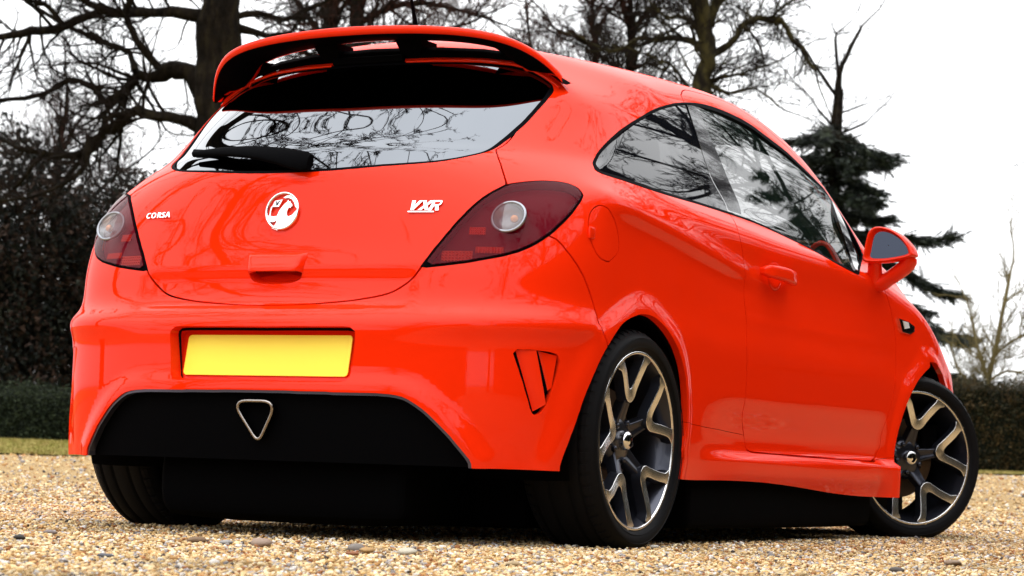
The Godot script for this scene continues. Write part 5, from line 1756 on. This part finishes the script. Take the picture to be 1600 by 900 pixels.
func hedge_at(label: String, p0: Vector3, turn: float, L: float, h: float, d: float, sd: int, cols: Array, size: float, count: int) -> void:
	var t := thing("hedge", label, "hedge", "", p0, turn)
	var r := RandomNumberGenerator.new(); r.seed = sd
	var core := MB.new()
	core.block(Vector3(0, h * 0.485, 0), Vector3(L - 0.15, h * 0.96, d - 0.15), 0.10)
	put("core", core, M.dark_leaf, t)
	var xf := []; var cc := []
	for q in count:
		# leaves crowd the faces of the block
		var p := Vector3(r.randf_range(-L / 2, L / 2), r.randf_range(0.02, h), r.randf_range(-d / 2, d / 2))
		var f := r.randf()
		if f < 0.5: p.z = d / 2 + r.randfn() * 0.05
		elif f < 0.85: p.y = h + r.randfn() * 0.05 + 0.03 * sin(p.x * 3.0)
		elif f < 0.93: p.x = signf(p.x) * L / 2 + r.randfn() * 0.04
		xf.append(Transform3D(Basis.from_euler(Vector3(r.randf() * TAU, r.randf() * TAU, r.randf() * TAU)).scaled(Vector3.ONE * r.randf_range(0.6, 1.3)), p))
		cc.append(cols[r.randi() % cols.size()] * r.randf_range(0.7, 1.25))
	scatter("foliage", "", "", leaf_clump(size, 9, sd + 1), M.leaf, xf, cc, "stuff", t)

# an evergreen shrub or tree: stems inside, leaf clumps through an uneven crown
func shrub(called: String, label: String, category: String, p: Vector3, rad: Vector3, sd: int, count: int, cols: Array, size: float, gaps := 0.0) -> void:
	var t := thing(called, label, category, "evergreen shrubs behind the low hedge", p)
	var r := RandomNumberGenerator.new(); r.seed = sd
	var f := FastNoiseLite.new(); f.seed = sd; f.frequency = 0.55
	var stem := MB.new()
	for k in 7:
		var a := TAU * k / 7.0 + r.randf_range(-0.3, 0.3)
		var e := Vector3(cos(a) * rad.x * 0.6, rad.y * r.randf_range(1.2, 1.8), sin(a) * rad.z * 0.6)
		stem.tube(PackedVector3Array([Vector3(cos(a), -0.2, sin(a)) * 0.15, e * 0.5 + Vector3(0, 0.1, 0), e]), PackedFloat32Array([0.05, 0.03, 0.01]), 6)
	put("stems", stem, M.bark, t)
	var xf := []; var cc := []
	var tries := 0
	while xf.size() < count and tries < count * 6:
		tries += 1
		var d := Vector3(r.randfn(), r.randfn(), r.randfn()).normalized() * pow(r.randf(), 0.42)
		var n := f.get_noise_3d(d.x * 3 + sd, d.y * 3, d.z * 3)
		var k := 1.0 + 0.55 * f.get_noise_3d(d.x * 1.6, d.y * 1.6 + 9.0, d.z * 1.6)
		if n < gaps - 0.35: continue
		var q := Vector3(d.x * rad.x, d.y * rad.y, d.z * rad.z) * k + Vector3(0, rad.y * 0.95, 0)
		if q.y < 0.05: continue
		xf.append(Transform3D(Basis.from_euler(Vector3(r.randf() * TAU, r.randf() * TAU, r.randf() * TAU)).scaled(Vector3.ONE * r.randf_range(0.6, 1.4)), q))
		cc.append(cols[r.randi() % cols.size()] * r.randf_range(0.6, 1.3))
	scatter("crown", "", "", leaf_clump(size, 10, sd + 1), M.leaf, xf, cc, "stuff", t)

func conifer(label: String, p: Vector3, h: float, low: float, top: float, reach: float, sd: int, count: int) -> void:
	# trunk bare at the top, tiers of drooping boughs with upturned tips below
	var t := thing("conifer", label, "tree", "", p, deg_to_rad(CAM_ROT.y))
	var r := RandomNumberGenerator.new(); r.seed = sd
	var tr := MB.new()
	tr.tube(PackedVector3Array([Vector3(0, -0.2, 0), Vector3(0.05, h * 0.3, 0), Vector3(-0.05, h * 0.6, 0), Vector3(0.03, h * 0.8, 0.05), Vector3(0.12, h, 0)]), PackedFloat32Array([0.24, 0.19, 0.14, 0.10, 0.04]), 10)
	put("trunk", tr, M.bark, t)
	var bm := MB.new()
	var xf := []; var cc := []
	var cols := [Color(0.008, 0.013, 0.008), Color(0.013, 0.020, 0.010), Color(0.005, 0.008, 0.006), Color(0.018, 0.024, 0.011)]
	var boughs := 76
	for k in boughs:
		var f := float(k) / boughs
		var y := lerpf(low, top, f)
		var a := k * 2.39996 + r.randf_range(-0.4, 0.4)
		var L := reach * (1.0 - 0.74 * pow(f, 0.9)) * r.randf_range(0.55, 1.25)
		var c := Vector3(0, y, 0)
		var d := Vector3(cos(a), 0.42 - 0.25 * (1 - f) + r.randf_range(-0.15, 0.15), sin(a)).normalized()
		var pts := PackedVector3Array(); var rad := PackedFloat32Array()
		var n := 9
		for q in n + 1:
			var g := float(q) / n
			pts.append(c); rad.append(lerpf(0.045, 0.008, g) * (0.6 + 0.4 * L / reach))
			d = (d + Vector3(0, -0.17 + 0.42 * g * g, 0) + Vector3(r.randfn(), r.randfn(), r.randfn()) * 0.06).normalized()
			c += d * L / n
		bm.tube(pts, rad, 5)
		var m := int(count * L / (reach * boughs * 0.62))
		for e in m:
			var g := pow(r.randf(), 0.7)
			var s: int = mini(int(g * n), n - 1)
			var q := pts[s].lerp(pts[s + 1], g * n - s)
			var dir := (pts[s + 1] - pts[s]).normalized()
			var off := Vector3(r.randfn(), r.randfn() * 0.5 - 0.55, r.randfn()) * 0.115 * (1.25 - 0.8 * g)
			var up := Vector3(r.randfn() * 0.3, 1, r.randfn() * 0.3)
			xf.append(Transform3D(Basis.looking_at(dir + Vector3(r.randfn(), r.randfn() * 0.6 - 0.25, r.randfn()) * 0.5, up).scaled(Vector3.ONE * r.randf_range(0.6, 1.25)), q + off))
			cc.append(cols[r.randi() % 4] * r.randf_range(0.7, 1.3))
	put("boughs", bm, M.bark, t)
	# one spray: a rib with short needles hanging either side
	var sp := MB.new()
	for q in 11:
		var z := -0.30 * q / 10.0 + 0.05
		for sg in [-1.0, 1.0]:
			var b := Vector3(0, 0, z); var l := 0.085 * (1.0 - 0.45 * q / 10.0) * r.randf_range(0.7, 1.2)
			sp.tri(b + Vector3(0, 0, -0.012), b + Vector3(sg * l, -0.035 * r.randf(), -0.05), b + Vector3(0, 0, 0.012))
			sp.tri(b + Vector3(0, 0.004, -0.012), b + Vector3(sg * l * 0.5, -0.07 * r.randf(), -0.04), b + Vector3(0, 0, 0.012))
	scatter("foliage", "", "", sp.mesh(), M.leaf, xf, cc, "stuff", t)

func materials() -> void:
	M.red = mat(Color(0.87, 0.024, 0.002), 0.40, 0.0, 0.45, 0.0)
	M.black = mat(Color(0.002, 0.002, 0.0024), 0.65, 0.0, 0.0, 0.06)
	M.trim = mat(Color(0.10, 0.10, 0.14), 0.28, 0.85)
	M.gloss_black = mat(Color(0.006, 0.006, 0.008), 0.08, 0.0, 0.6, 0.5)
	M.rubber = mat(Color(0.003, 0.003, 0.004), 0.7, 0.0, 0.0, 0.1)
	M.lining = mat(Color(0.005, 0.005, 0.006), 0.9, 0.0, 0.0, 0.05)
	M.seat = mat(Color(0.02, 0.02, 0.022), 0.8)
	M.tyre = mat(Color(0.006, 0.006, 0.007), 0.6, 0.0, 0.0, 0.2)
	M.chrome = mat(Color(0.86, 0.86, 0.87), 0.07, 1.0)
	M.satin = mat(Color(0.30, 0.31, 0.34), 0.3, 0.9)
	M.steel = mat(Color(0.34, 0.31, 0.29), 0.25, 1.0)
	M.machined = mat(Color(0.86, 0.85, 0.84), 0.24, 1.0)
	M.rim_dark = mat(Color(0.040, 0.043, 0.060), 0.28, 0.8, 0.3)
	M.disc = mat(Color(0.12, 0.085, 0.06), 0.5, 0.8)
	M.yellow = mat(Color(1.0, 0.86, 0.045), 0.45)
	M.navy = mat(Color(0.01, 0.012, 0.03), 0.3)
	M.white = mat(Color(0.75, 0.75, 0.75), 0.2)
	M.amber = mat(Color(0.75, 0.26, 0.08), 0.2)
	M.lamp_red = mat(Color(0.20, 0.002, 0.010), 0.35, 0.0, 0.0, 0.2)
	M.reflector = mat(Color(0.85, 0.06, 0.02), 0.2, 0.3)
	M.lamp_silver = mat(Color(0.55, 0.57, 0.60), 0.28, 0.85)
	M.mirror = mat(Color(0.045, 0.052, 0.072), 0.02, 1.0)
	M.lens = glass(Color(0.13, 0.001, 0.010), 0.5, 0.22)
	M.clear = glass(Color(0.3, 0.31, 0.33), 0.25, 1.0)
	M.pane = glass(Color(0.008, 0.022, 0.017), 0.40, 0.85)
	M.tint = glass(Color(0.004, 0.005, 0.008), 0.92, 0.62)
	# dark privacy glass with a silvered film
	M.rear_glass = mat(Color(0.135, 0.145, 0.16), 0.012, 1.0)
	M.bark = mat(Color(1, 1, 1), 0.95, 0.0, 0.0, 0.2)
	M.bark.albedo_texture = noise_tex(0.012, [Color(0.004, 0.003, 0.002), Color(0.009, 0.0065, 0.0045), Color(0.018, 0.014, 0.007)], [0.25, 0.55, 0.8], 3)
	M.bark.uv1_triplanar = true
	M.bark.uv1_scale = Vector3(1.2, 0.35, 1.2)
	M.bark.normal_enabled = true
	M.bark.normal_texture = bump_tex(0.02, 7, 8.0)
	M.moss_bark = mat(Color(1, 1, 1), 0.95, 0.0, 0.0, 0.2)
	M.moss_bark.albedo_texture = noise_tex(0.010, [Color(0.010, 0.008, 0.006), Color(0.030, 0.025, 0.013), Color(0.065, 0.055, 0.020)], [0.3, 0.5, 0.75], 11)
	M.moss_bark.uv1_triplanar = true
	M.moss_bark.uv1_scale = Vector3(0.9, 0.5, 0.9)
	M.twig = mat(Color(0.012, 0.008, 0.006), 0.9, 0.0, 0.0, 0.2)
	M.twig_red = mat(Color(0.040, 0.016, 0.011), 0.9, 0.0, 0.0, 0.2)
	M.twig_pale = mat(Color(0.15, 0.12, 0.055), 0.9, 0.0, 0.0, 0.2)
	M.leaf = mat(Color(1, 1, 1), 0.7, 0.0, 0.0, 0.3)
	M.leaf.vertex_color_use_as_albedo = true
	M.dark_leaf = mat(Color(0.008, 0.010, 0.006), 0.9, 0.0, 0.0, 0.2)
	M.blade = mat(Color(1, 1, 1), 0.8, 0.0, 0.0, 0.2)
	M.blade.vertex_color_use_as_albedo = true
	M.stone = mat(Color(1, 1, 1), 0.85, 0.0, 0.0, 0.3)
	M.stone.vertex_color_use_as_albedo = true
	M.gravel = mat(Color(1, 1, 1), 0.95, 0.0, 0.0, 0.2)
	M.gravel.albedo_texture = noise_tex(0.09, [Color(0.18, 0.09, 0.03), Color(0.38, 0.24, 0.10), Color(0.48, 0.34, 0.17), Color(0.52, 0.42, 0.29)], [0.2, 0.42, 0.6, 0.85], 21, 3, 1024)
	M.gravel.uv1_triplanar = true
	M.gravel.uv1_world_triplanar = true
	M.gravel.uv1_scale = Vector3(1.7, 1.7, 1.7)
	M.gravel.normal_enabled = true
	M.gravel.normal_texture = bump_tex(0.12, 22, 10.0)
	M.lawn = mat(Color(1, 1, 1), 0.95, 0.0, 0.0, 0.2)
	M.lawn.albedo_texture = noise_tex(0.05, [Color(0.13, 0.13, 0.03), Color(0.24, 0.21, 0.05), Color(0.34, 0.27, 0.09)], [0.3, 0.5, 0.75], 31)
	M.lawn.uv1_triplanar = true
	M.lawn.uv1_world_triplanar = true
	M.lawn.uv1_scale = Vector3(0.8, 0.8, 0.8)

func glass(c: Color, a: float, spec: float) -> StandardMaterial3D:
	var m := mat(c, 0.01, 0.0, 0.0, spec)
	m.albedo_color.a = a
	m.transparency = BaseMaterial3D.TRANSPARENCY_ALPHA
	return m

# a limb drawn at k units per metre with its foot at (ox, oy), turned into metres
func drawn(list: Array, ox: float, oy: float, k: float) -> Array:
	var r := []
	for q in range(0, list.size(), 3): r.append([(list[q] - ox) / k, (oy - list[q + 1]) / k, list[q + 2] / k])
	return r

func background() -> void:
	var yaw := deg_to_rad(CAM_ROT.y)
	# low clipped hedges
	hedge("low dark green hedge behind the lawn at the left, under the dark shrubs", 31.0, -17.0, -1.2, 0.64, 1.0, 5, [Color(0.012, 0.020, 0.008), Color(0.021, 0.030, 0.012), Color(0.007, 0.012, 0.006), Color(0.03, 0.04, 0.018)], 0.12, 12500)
	hedge("tall clipped brown-green hedge behind the front right wheel", 31.0, 4.6, 17.5, 1.16, 1.1, 8, [Color(0.018, 0.019, 0.006), Color(0.038, 0.028, 0.008), Color(0.06, 0.036, 0.011), Color(0.011, 0.013, 0.006)], 0.10, 15000)
	# the big left oak
	var k := 3649.0 / 30.0
	var L := [
		[322, 705, 52, 325, 500, 42, 328, 300, 38, 325, 150, 35, 325, 60, 33, 330, -40, 32, 335, -200, 28, 330, -400, 18, 340, -600, 8],
		[310, 22, 12, 250, 18, 9, 200, 20, 8, 160, 22, 8, 130, 15, 6, 108, 2, 5, 90, -15, 4, 60, -40, 3],
		[135, 22, 7, 95, 32, 8, 60, 45, 7, 20, 48, 7, 0, 55, 6, -40, 62, 5, -90, 60, 3],
		[75, 38, 4, 58, 18, 4, 45, 8, 4, 10, 5, 3, -20, -5, 2],
		[315, 160, 18, 290, 125, 16, 270, 105, 16, 245, 102, 15, 232, 112, 12, 205, 112, 9, 192, 115, 8, 180, 128, 7, 160, 145, 7, 140, 152, 6, 128, 142, 5, 118, 130, 5, 95, 120, 5, 72, 118, 5, 55, 130, 5, 30, 138, 4, 0, 145, 4, -40, 150, 3],
		[232, 105, 7, 215, 88, 6, 200, 70, 6, 190, 50, 5, 185, 38, 5, 183, 20, 5, 190, 5, 6, 185, -20, 5],
		[195, 112, 6, 188, 95, 5, 178, 78, 5, 160, 66, 5, 140, 58, 5, 118, 48, 5, 100, 42, 5],
		[315, 205, 15, 285, 188, 11, 250, 182, 9, 215, 180, 9, 200, 170, 9, 185, 178, 9, 165, 190, 10, 145, 200, 10, 132, 218, 9, 118, 232, 8, 95, 240, 7, 65, 242, 6, 30, 236, 5, 0, 230, 4],
		[130, 220, 6, 125, 245, 6, 120, 270, 5, 100, 290, 4],
		[60, 243, 4, 40, 262, 3, 20, 285, 3, 0, 300, 2],
		[350, 35, 7, 375, 40, 6, 400, 46, 5, 430, 40, 5, 460, 44, 6, 490, 42, 6, 530, 48, 5, 580, 44, 4, 630, 40, 3],
		[350, 20, 6, 385, 10, 5, 420, 18, 4, 450, 5, 4, 480, -10, 3],
		[345, -60, 12, 400, -140, 9, 470, -220, 6, 540, -280, 3],
		[310, -100, 12, 240, -180, 9, 150, -240, 7, 40, -270, 4],
		[310, -30, 9, 250, -60, 7, 190, -50, 6, 120, -70, 4, 40, -60, 3],
	]
	var limbs := []
	for l in L: limbs.append(drawn(l, 322, 700, k))
	bare_tree("oak_tree", "great bare oak with thick twisted limbs behind the car's left shoulder", at(30.0, (322 - 800) / k), yaw, limbs, 3, 7000, 2, M.bark, M.twig, {"rmax": 0.03, "lmax": 1.3})
	k = 3649.0 / 37.0
	limbs = []
	for l in [[520, 705, 16, 515, 400, 14, 505, 100, 12, 498, 40, 12, 497, 0, 12, 502, -80, 10, 490, -300, 5], [500, 60, 5, 470, 20, 5, 440, -20, 4, 400, -60, 3], [498, 20, 5, 520, -10, 4, 560, -50, 3], [498, 80, 4, 460, 70, 4, 420, 60, 3, 380, 70, 2]]: limbs.append(drawn(l, 520, 700, k))
	bare_tree("bare_tree", "slim dark bare tree right of the great oak, behind the spoiler", at(37.0, (520 - 800) / k), yaw, limbs, 13, 3000, 2, M.bark, M.twig_red, {})
	limbs = []
	for l in [[550, 705, 16, 548, 400, 14, 546, 100, 13, 545, 40, 13, 541, 0, 13, 550, -100, 10, 540, -300, 5], [546, 60, 6, 580, 40, 5, 620, 30, 4, 670, 40, 3, 720, 30, 2], [545, 20, 6, 590, 0, 5, 640, -10, 4, 700, 5, 3, 750, 20, 2], [546, 80, 4, 600, 70, 3, 650, 50, 3]]: limbs.append(drawn(l, 550, 700, k))
	bare_tree("bare_tree", "bare tree with a thicker trunk behind the middle of the spoiler", at(37.0, (550 - 800) / k), yaw, limbs, 14, 4300, 2, M.bark, M.twig_red, {})
	# thin trees behind the roof
	k = 3649.0 / 40.0
	limbs = []
	for l in [[975, 710, 10, 975, 400, 9, 975, 100, 8, 978, 60, 8, 975, 30, 7, 965, 10, 6, 958, -20, 4, 950, -120, 2], [978, 45, 5, 988, 22, 4, 1005, 5, 3, 1030, -10, 2], [975, 80, 3, 955, 60, 3, 930, 62, 2, 905, 50, 2], [976, 95, 3, 1000, 90, 2, 1030, 105, 2], [975, 120, 3, 940, 90, 3, 900, 70, 2]]: limbs.append(drawn(l, 975, 720, k))
	bare_tree("bare_tree", "thin bare tree left of the mossy oak, rising behind the car's roof", at(40.0, (975 - 800) / k), yaw, limbs, 15, 3600, 2, M.bark, M.twig, {})
	limbs = []
	for l in [[920, 710, 7, 920, 400, 6, 920, 90, 5, 915, 40, 4, 912, 0, 4, 915, -60, 3, 905, -140, 2], [918, 70, 3, 890, 50, 3, 860, 45, 2, 840, 20, 2], [915, 40, 3, 940, 10, 2, 960, -20, 2], [920, 100, 3, 880, 85, 2, 840, 80, 2, 800, 60, 2]]: limbs.append(drawn(l, 920, 720, k))
	bare_tree("bare_tree", "slender reddish-twigged tree behind the end of the spoiler", at(40.0, (920 - 800) / k), yaw, limbs, 16, 4200, 2, M.bark, M.twig_red, {})
	limbs = []
	for l in [[800, 710, 7, 800, 400, 6, 805, 90, 5, 800, 40, 4, 790, 0, 3, 780, -80, 2], [803, 80, 3, 830, 60, 3, 865, 55, 2], [802, 60, 3, 770, 30, 2, 740, 20, 2, 700, 10, 2], [804, 100, 3, 760, 70, 2, 700, 55, 2]]: limbs.append(drawn(l, 800, 720, k))
	bare_tree("bare_tree", "faint far tree of reddish twigs above the right half of the spoiler", at(44.0, 0.3), yaw, limbs, 17, 3600, 2, M.bark, M.twig_red, {})
	# the mossy right oak
	k = 3649.0 / 34.0
	limbs = []
	for l in [
		[1080, 715, 34, 1081, 400, 24, 1083, 220, 20, 1085, 140, 17, 1092, 110, 13, 1096, 85, 13, 1094, 60, 13, 1088, 38, 14],
		[1086, 40, 9, 1078, 15, 8, 1070, -10, 8, 1060, -60, 6, 1040, -150, 4],
		[1091, 38, 10, 1102, 10, 9, 1110, -10, 9, 1130, -70, 7, 1150, -160, 4],
		[1098, 80, 8, 1118, 68, 6, 1132, 60, 6, 1142, 45, 5, 1150, 28, 5, 1165, 18, 5, 1180, 12, 5, 1198, 14, 5, 1213, 12, 5, 1225, 25, 4, 1235, 42, 4, 1250, 55, 4, 1260, 72, 3, 1275, 90, 2],
		[1090, 72, 7, 1078, 62, 6, 1062, 52, 5, 1045, 48, 5, 1030, 50, 4, 1010, 48, 4, 990, 44, 4, 970, 60, 3, 945, 66, 3, 925, 58, 2],
		[1086, 45, 5, 1070, 30, 5, 1060, 25, 4, 1045, 20, 3, 1030, 26, 3, 1010, 10, 2],
		[1150, 30, 3, 1165, 40, 2, 1180, 60, 2, 1185, 80, 1.5],
		[1198, 14, 3, 1215, -5, 2.5, 1240, -20, 2],
		[1090, 130, 4, 1118, 112, 3, 1150, 104, 2, 1190, 88, 2],
		[1085, 160, 4, 1060, 120, 3, 1040, 95, 2, 1020, 90, 2],
		[1092, 120, 4, 1130, 140, 3, 1170, 130, 2, 1210, 160, 1.5],
	]: limbs.append(drawn(l, 1080, 725, k))
	bare_tree("oak_tree", "mossy bare oak with a kinked trunk rising behind the car's roof", at(34.0, (1080 - 800) / k), yaw, limbs, 23, 6500, 2, M.moss_bark, M.twig, {"rmax": 0.022, "lmax": 1.0})
	# dark conifer behind the bonnet with a bare top
	k = 3649.0 / 46.0
	conifer("dark conifer with drooping boughs and a bare top behind the bonnet", at(46.0, (1300 - 800) / k), 7.6, 0.4, 6.9, 4.6, 44, 22000)
	limbs = []
	for l in [[1303, 740, 6, 1303, 250, 7, 1303, 200, 6, 1305, 150, 6, 1310, 110, 5, 1320, 80, 4, 1335, 50, 3, 1345, 30, 2], [1308, 115, 4, 1303, 85, 3, 1300, 55, 2, 1303, 45, 1.5], [1306, 150, 3, 1290, 130, 3, 1270, 108, 2.5, 1255, 90, 2, 1240, 70, 1.5, 1228, 60, 1], [1304, 200, 3, 1290, 185, 2, 1275, 170, 2], [1308, 175, 2, 1335, 165, 1.5, 1352, 158, 1], [1304, 210, 2.5, 1330, 200, 2, 1350, 190, 1.5]]: limbs.append(drawn(l, 1303, 742, k))
	bare_tree("dead_tree", "tall thin dead tree standing up out of the dark conifer", at(46.3, (1303 - 800) / k), yaw, limbs, 25, 420, 1, M.bark, M.twig, {"rmax": 0.012, "lmax": 0.6})
	# pale young trees beyond the right hedge
	k = 3649.0 / 40.0
	limbs = []
	for l in [[1545, 740, 6, 1546, 660, 5, 1550, 600, 4, 1560, 540, 4, 1572, 470, 3, 1580, 420, 2], [1550, 600, 3, 1540, 560, 3, 1530, 520, 2, 1526, 490, 1.5], [1558, 550, 2.5, 1580, 530, 2, 1605, 515, 2, 1630, 500, 1.5], [1552, 590, 2.5, 1575, 575, 2, 1600, 580, 1.5], [1548, 610, 2.5, 1520, 590, 2, 1505, 570, 1.5]]: limbs.append(drawn(l, 1545, 740, k))
	bare_tree("young_tree", "pale young tree with yellowish twigs above the right hedge", at(40.0, (1545 - 800) / k), yaw, limbs, 27, 2600, 2, M.twig_pale, M.twig_pale, {"rmax": 0.016, "lmax": 0.9, "lift": 0.3})
	# dark shrubs under the great oak
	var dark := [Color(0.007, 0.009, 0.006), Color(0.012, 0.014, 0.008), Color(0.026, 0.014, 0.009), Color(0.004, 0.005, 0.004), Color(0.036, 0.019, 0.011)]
	k = 3649.0 / 34.0
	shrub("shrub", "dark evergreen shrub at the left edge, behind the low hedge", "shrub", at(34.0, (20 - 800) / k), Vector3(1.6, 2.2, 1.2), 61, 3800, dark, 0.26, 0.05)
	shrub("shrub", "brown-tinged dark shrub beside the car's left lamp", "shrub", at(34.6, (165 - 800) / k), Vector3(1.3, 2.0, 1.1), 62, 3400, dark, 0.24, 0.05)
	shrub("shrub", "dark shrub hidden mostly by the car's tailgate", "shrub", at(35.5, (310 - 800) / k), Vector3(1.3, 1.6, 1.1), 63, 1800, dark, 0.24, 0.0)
	k = 3649.0 / 38.0
	limbs = []
	for l in [[70, 705, 9, 75, 500, 8, 85, 350, 7, 80, 250, 5, 90, 180, 4, 85, 120, 2], [82, 330, 5, 50, 280, 4, 20, 240, 3, -10, 220, 2], [84, 300, 5, 120, 260, 4, 150, 220, 3, 175, 190, 2], [84, 380, 5, 130, 330, 4, 170, 290, 3, 200, 270, 2], [80, 400, 5, 30, 350, 4, -10, 320, 3], [82, 260, 3, 100, 220, 3, 120, 190, 2]]: limbs.append(drawn(l, 70, 705, k))
	bare_tree("bare_tree", "brown twiggy small tree among the dark shrubs on the left", at(38.0, (70 - 800) / k), yaw, limbs, 33, 4200, 2, M.bark, M.twig_red, {"rmax": 0.02, "lmax": 1.0})

func surroundings() -> void:
	# what the paint and the glass mirror: trees and a hedge on the other sides of the drive
	var a := grown_tree("bare_tree", "bare tree close on the car's left, its branches mirrored in the rear window", Vector3(-5.2, 0, -2.5), 15.0, 71, 28000, M.bark, M.twig, {"low": 0.34, "rise": 1.3, "limbs": 26, "rmax": 0.02, "lmax": 2.8, "rough": 0.13, "thin": 0.0065, "slim": 0.16, "trunk": 0.6})
	var b := grown_tree("bare_tree", "bare forked tree ahead on the right, mirrored in the side windows", Vector3(3.4, 0, -13.0), 11.5, 72, 20000, M.bark, M.twig, {"low": 0.16, "limbs": 19, "rmax": 0.02, "lmax": 2.0, "rough": 0.2, "thin": 0.006, "slim": 0.6})
	var c := grown_tree("bare_tree", "bare tree behind the car on the left, mirrored in the tailgate", Vector3(-9.0, 0, 10.0), 13.0, 73, 14000, M.bark, M.twig, {"low": 0.2, "limbs": 17, "rmax": 0.022, "lmax": 2.0, "rough": 0.2, "thin": 0.004, "slim": 0.6})
	for l in [
		[b, Vector3(10.5, 0, -4.0), 1.9, "bare tree on the right level with the car's nose, mirrored in the door"],
		[c, at(40.0, -15.0), 1.3, "bare tree beyond the left end of the low hedge"],
		[a, at(48.0, -22.0), 2.9, "far bare tree away to the left of the great oak"],
		[c, at(46.0, 15.0), 4.0, "bare tree beyond the right end of the clipped hedge"],
		[c, Vector3(7.2, 0, -16.5), 3.6, "bare tree between the drive and the right-hand hedge, mirrored in the door window"],
		[a, Vector3(11.5, 0, -11.0), 2.2, "wide bare tree behind the tall right-hand hedge"],
		[c, Vector3(11.5, 0, 3.5), 0.7, "bare tree on the right beside the rear wheel, mirrored in the rear quarter"],
		[a, Vector3(2.2, 0, -21.0), 4.4, "bare tree straight ahead of the car, mirrored in the front edge of the window"],
		[b, Vector3(6.5, 0, -27.0), 1.1, "farthest bare tree ahead on the right of the drive"],
		[a, Vector3(-8.2, 0, 2.8), 2.6, "bare tree left of the car beside the rear lamp, mirrored in the rear window's corner"],
		[b, Vector3(6.4, 0, -2.0), 4.2, "bare tree inside the right-hand hedge level with the door, mirrored in the shoulder"],
		[b, Vector3(6.8, 0, 4.6), 0.4, "bare tree inside the right-hand hedge level with the bumper, mirrored in the rear pillar"],
		[b, Vector3(-4.0, 0, 18.0), 5.0, "bare tree far behind the car on the left"],
		[a, Vector3(8.0, 0, 16.0), 3.0, "bare tree far behind the car on the right, mirrored in the door mirror"]]:
		var o: Node3D = l[0].duplicate()
		o.name = numbered("bare_tree")
		add_child(o, true)
		o.position = l[1]; o.rotation.y = l[2]
		o.set_meta("label", l[3])
	var dk := [Color(0.012, 0.016, 0.010), Color(0.022, 0.026, 0.014), Color(0.030, 0.020, 0.012)]
	hedge_at("tall dark hedge along the right of the drive, mirrored in the doors", Vector3(8.6, 0, -9.0), PI / 2, 46.0, 4.4, 1.4, 91, dk, 0.26, 6500)
	hedge_at("tall dark hedge behind the car on the left, mirrored in the bumper", Vector3(-8.0, 0, 17.0), 0.35, 24.0, 2.0, 1.4, 92, dk, 0.22, 3200)

func sky_image() -> PanoramaSkyMaterial:
	# a bright even overcast, a little brighter overhead, with faint cloud
	var w := 512; var h := 256
	var f := FastNoiseLite.new(); f.seed = 9; f.frequency = 1.1; f.fractal_octaves = 4
	var im := Image.create(w, h, false, Image.FORMAT_RGBF)
	for y in h:
		var el := PI * (0.5 - (y + 0.5) / h)
		for x in w:
			var az := TAU * x / w
			var d := Vector3(cos(el) * cos(az), sin(el), cos(el) * sin(az))
			var n := f.get_noise_3d(d.x * 1.5, d.y * 2.5, d.z * 1.5)
			var b := (1.45 + 2.4 * maxf(0.0, d.y)) * (1.0 + 0.08 * n)
			if d.y < 0: b = lerpf(b, 0.25, smoothstep(0.0, -0.08, d.y))
			im.set_pixel(x, y, Color(b * 0.975, b * 0.985, b * 1.0))
	var m := PanoramaSkyMaterial.new()
	m.panorama = ImageTexture.create_from_image(im)
	return m

func _ready() -> void:
	rng.seed = 12
	# --- camera
	var cam := Camera3D.new()
	cam.name = "camera"
	add_child(cam)
	cam.transform = Transform3D(Basis.from_euler(CAM_ROT * (PI / 180.0)), CAM_POS)
	cam.fov = 14.0612
	cam.near = 0.05
	cam.far = 900.0
	var lens := CameraAttributesPhysical.new()
	lens.frustum_focal_length = 97.0
	lens.frustum_focus_distance = 6.7
	lens.exposure_aperture = 97.0 / 9.0
	lens.frustum_far = 900.0
	cam.attributes = lens
	cam.fov = 14.0612
	cam.current = true
	var yaw := deg_to_rad(CAM_ROT.y)
	fwd = Vector3(-sin(yaw), 0, -cos(yaw))
	side = Vector3(cos(yaw), 0, -sin(yaw))
	# --- light
	var env := Environment.new()
	env.background_mode = Environment.BG_SKY
	env.sky = Sky.new()
	env.sky.sky_material = sky_image()
	env.background_energy_multiplier = 1.0
	env.tonemap_mode = Environment.TONE_MAPPER_LINEAR
	env.tonemap_exposure = 0.95
	env.sdfgi_enabled = true
	env.ssao_enabled = true
	env.ssil_enabled = true
	var we := WorldEnvironment.new()
	we.name = "environment"
	we.environment = env
	add_child(we)
	var sun := DirectionalLight3D.new()
	sun.name = "veiled_sun"
	sun.light_energy = 0.15
	sun.light_angular_distance = 160.0
	sun.light_color = Color(1.0, 0.96, 0.90)
	sun.shadow_enabled = true
	add_child(sun)
	sun.rotation_degrees = Vector3(-55, -50, 0)
	materials()
	# --- setting
	ground()
	gravel()
	background()
	surroundings()
	# --- the car
	build_car()
	single_stones()
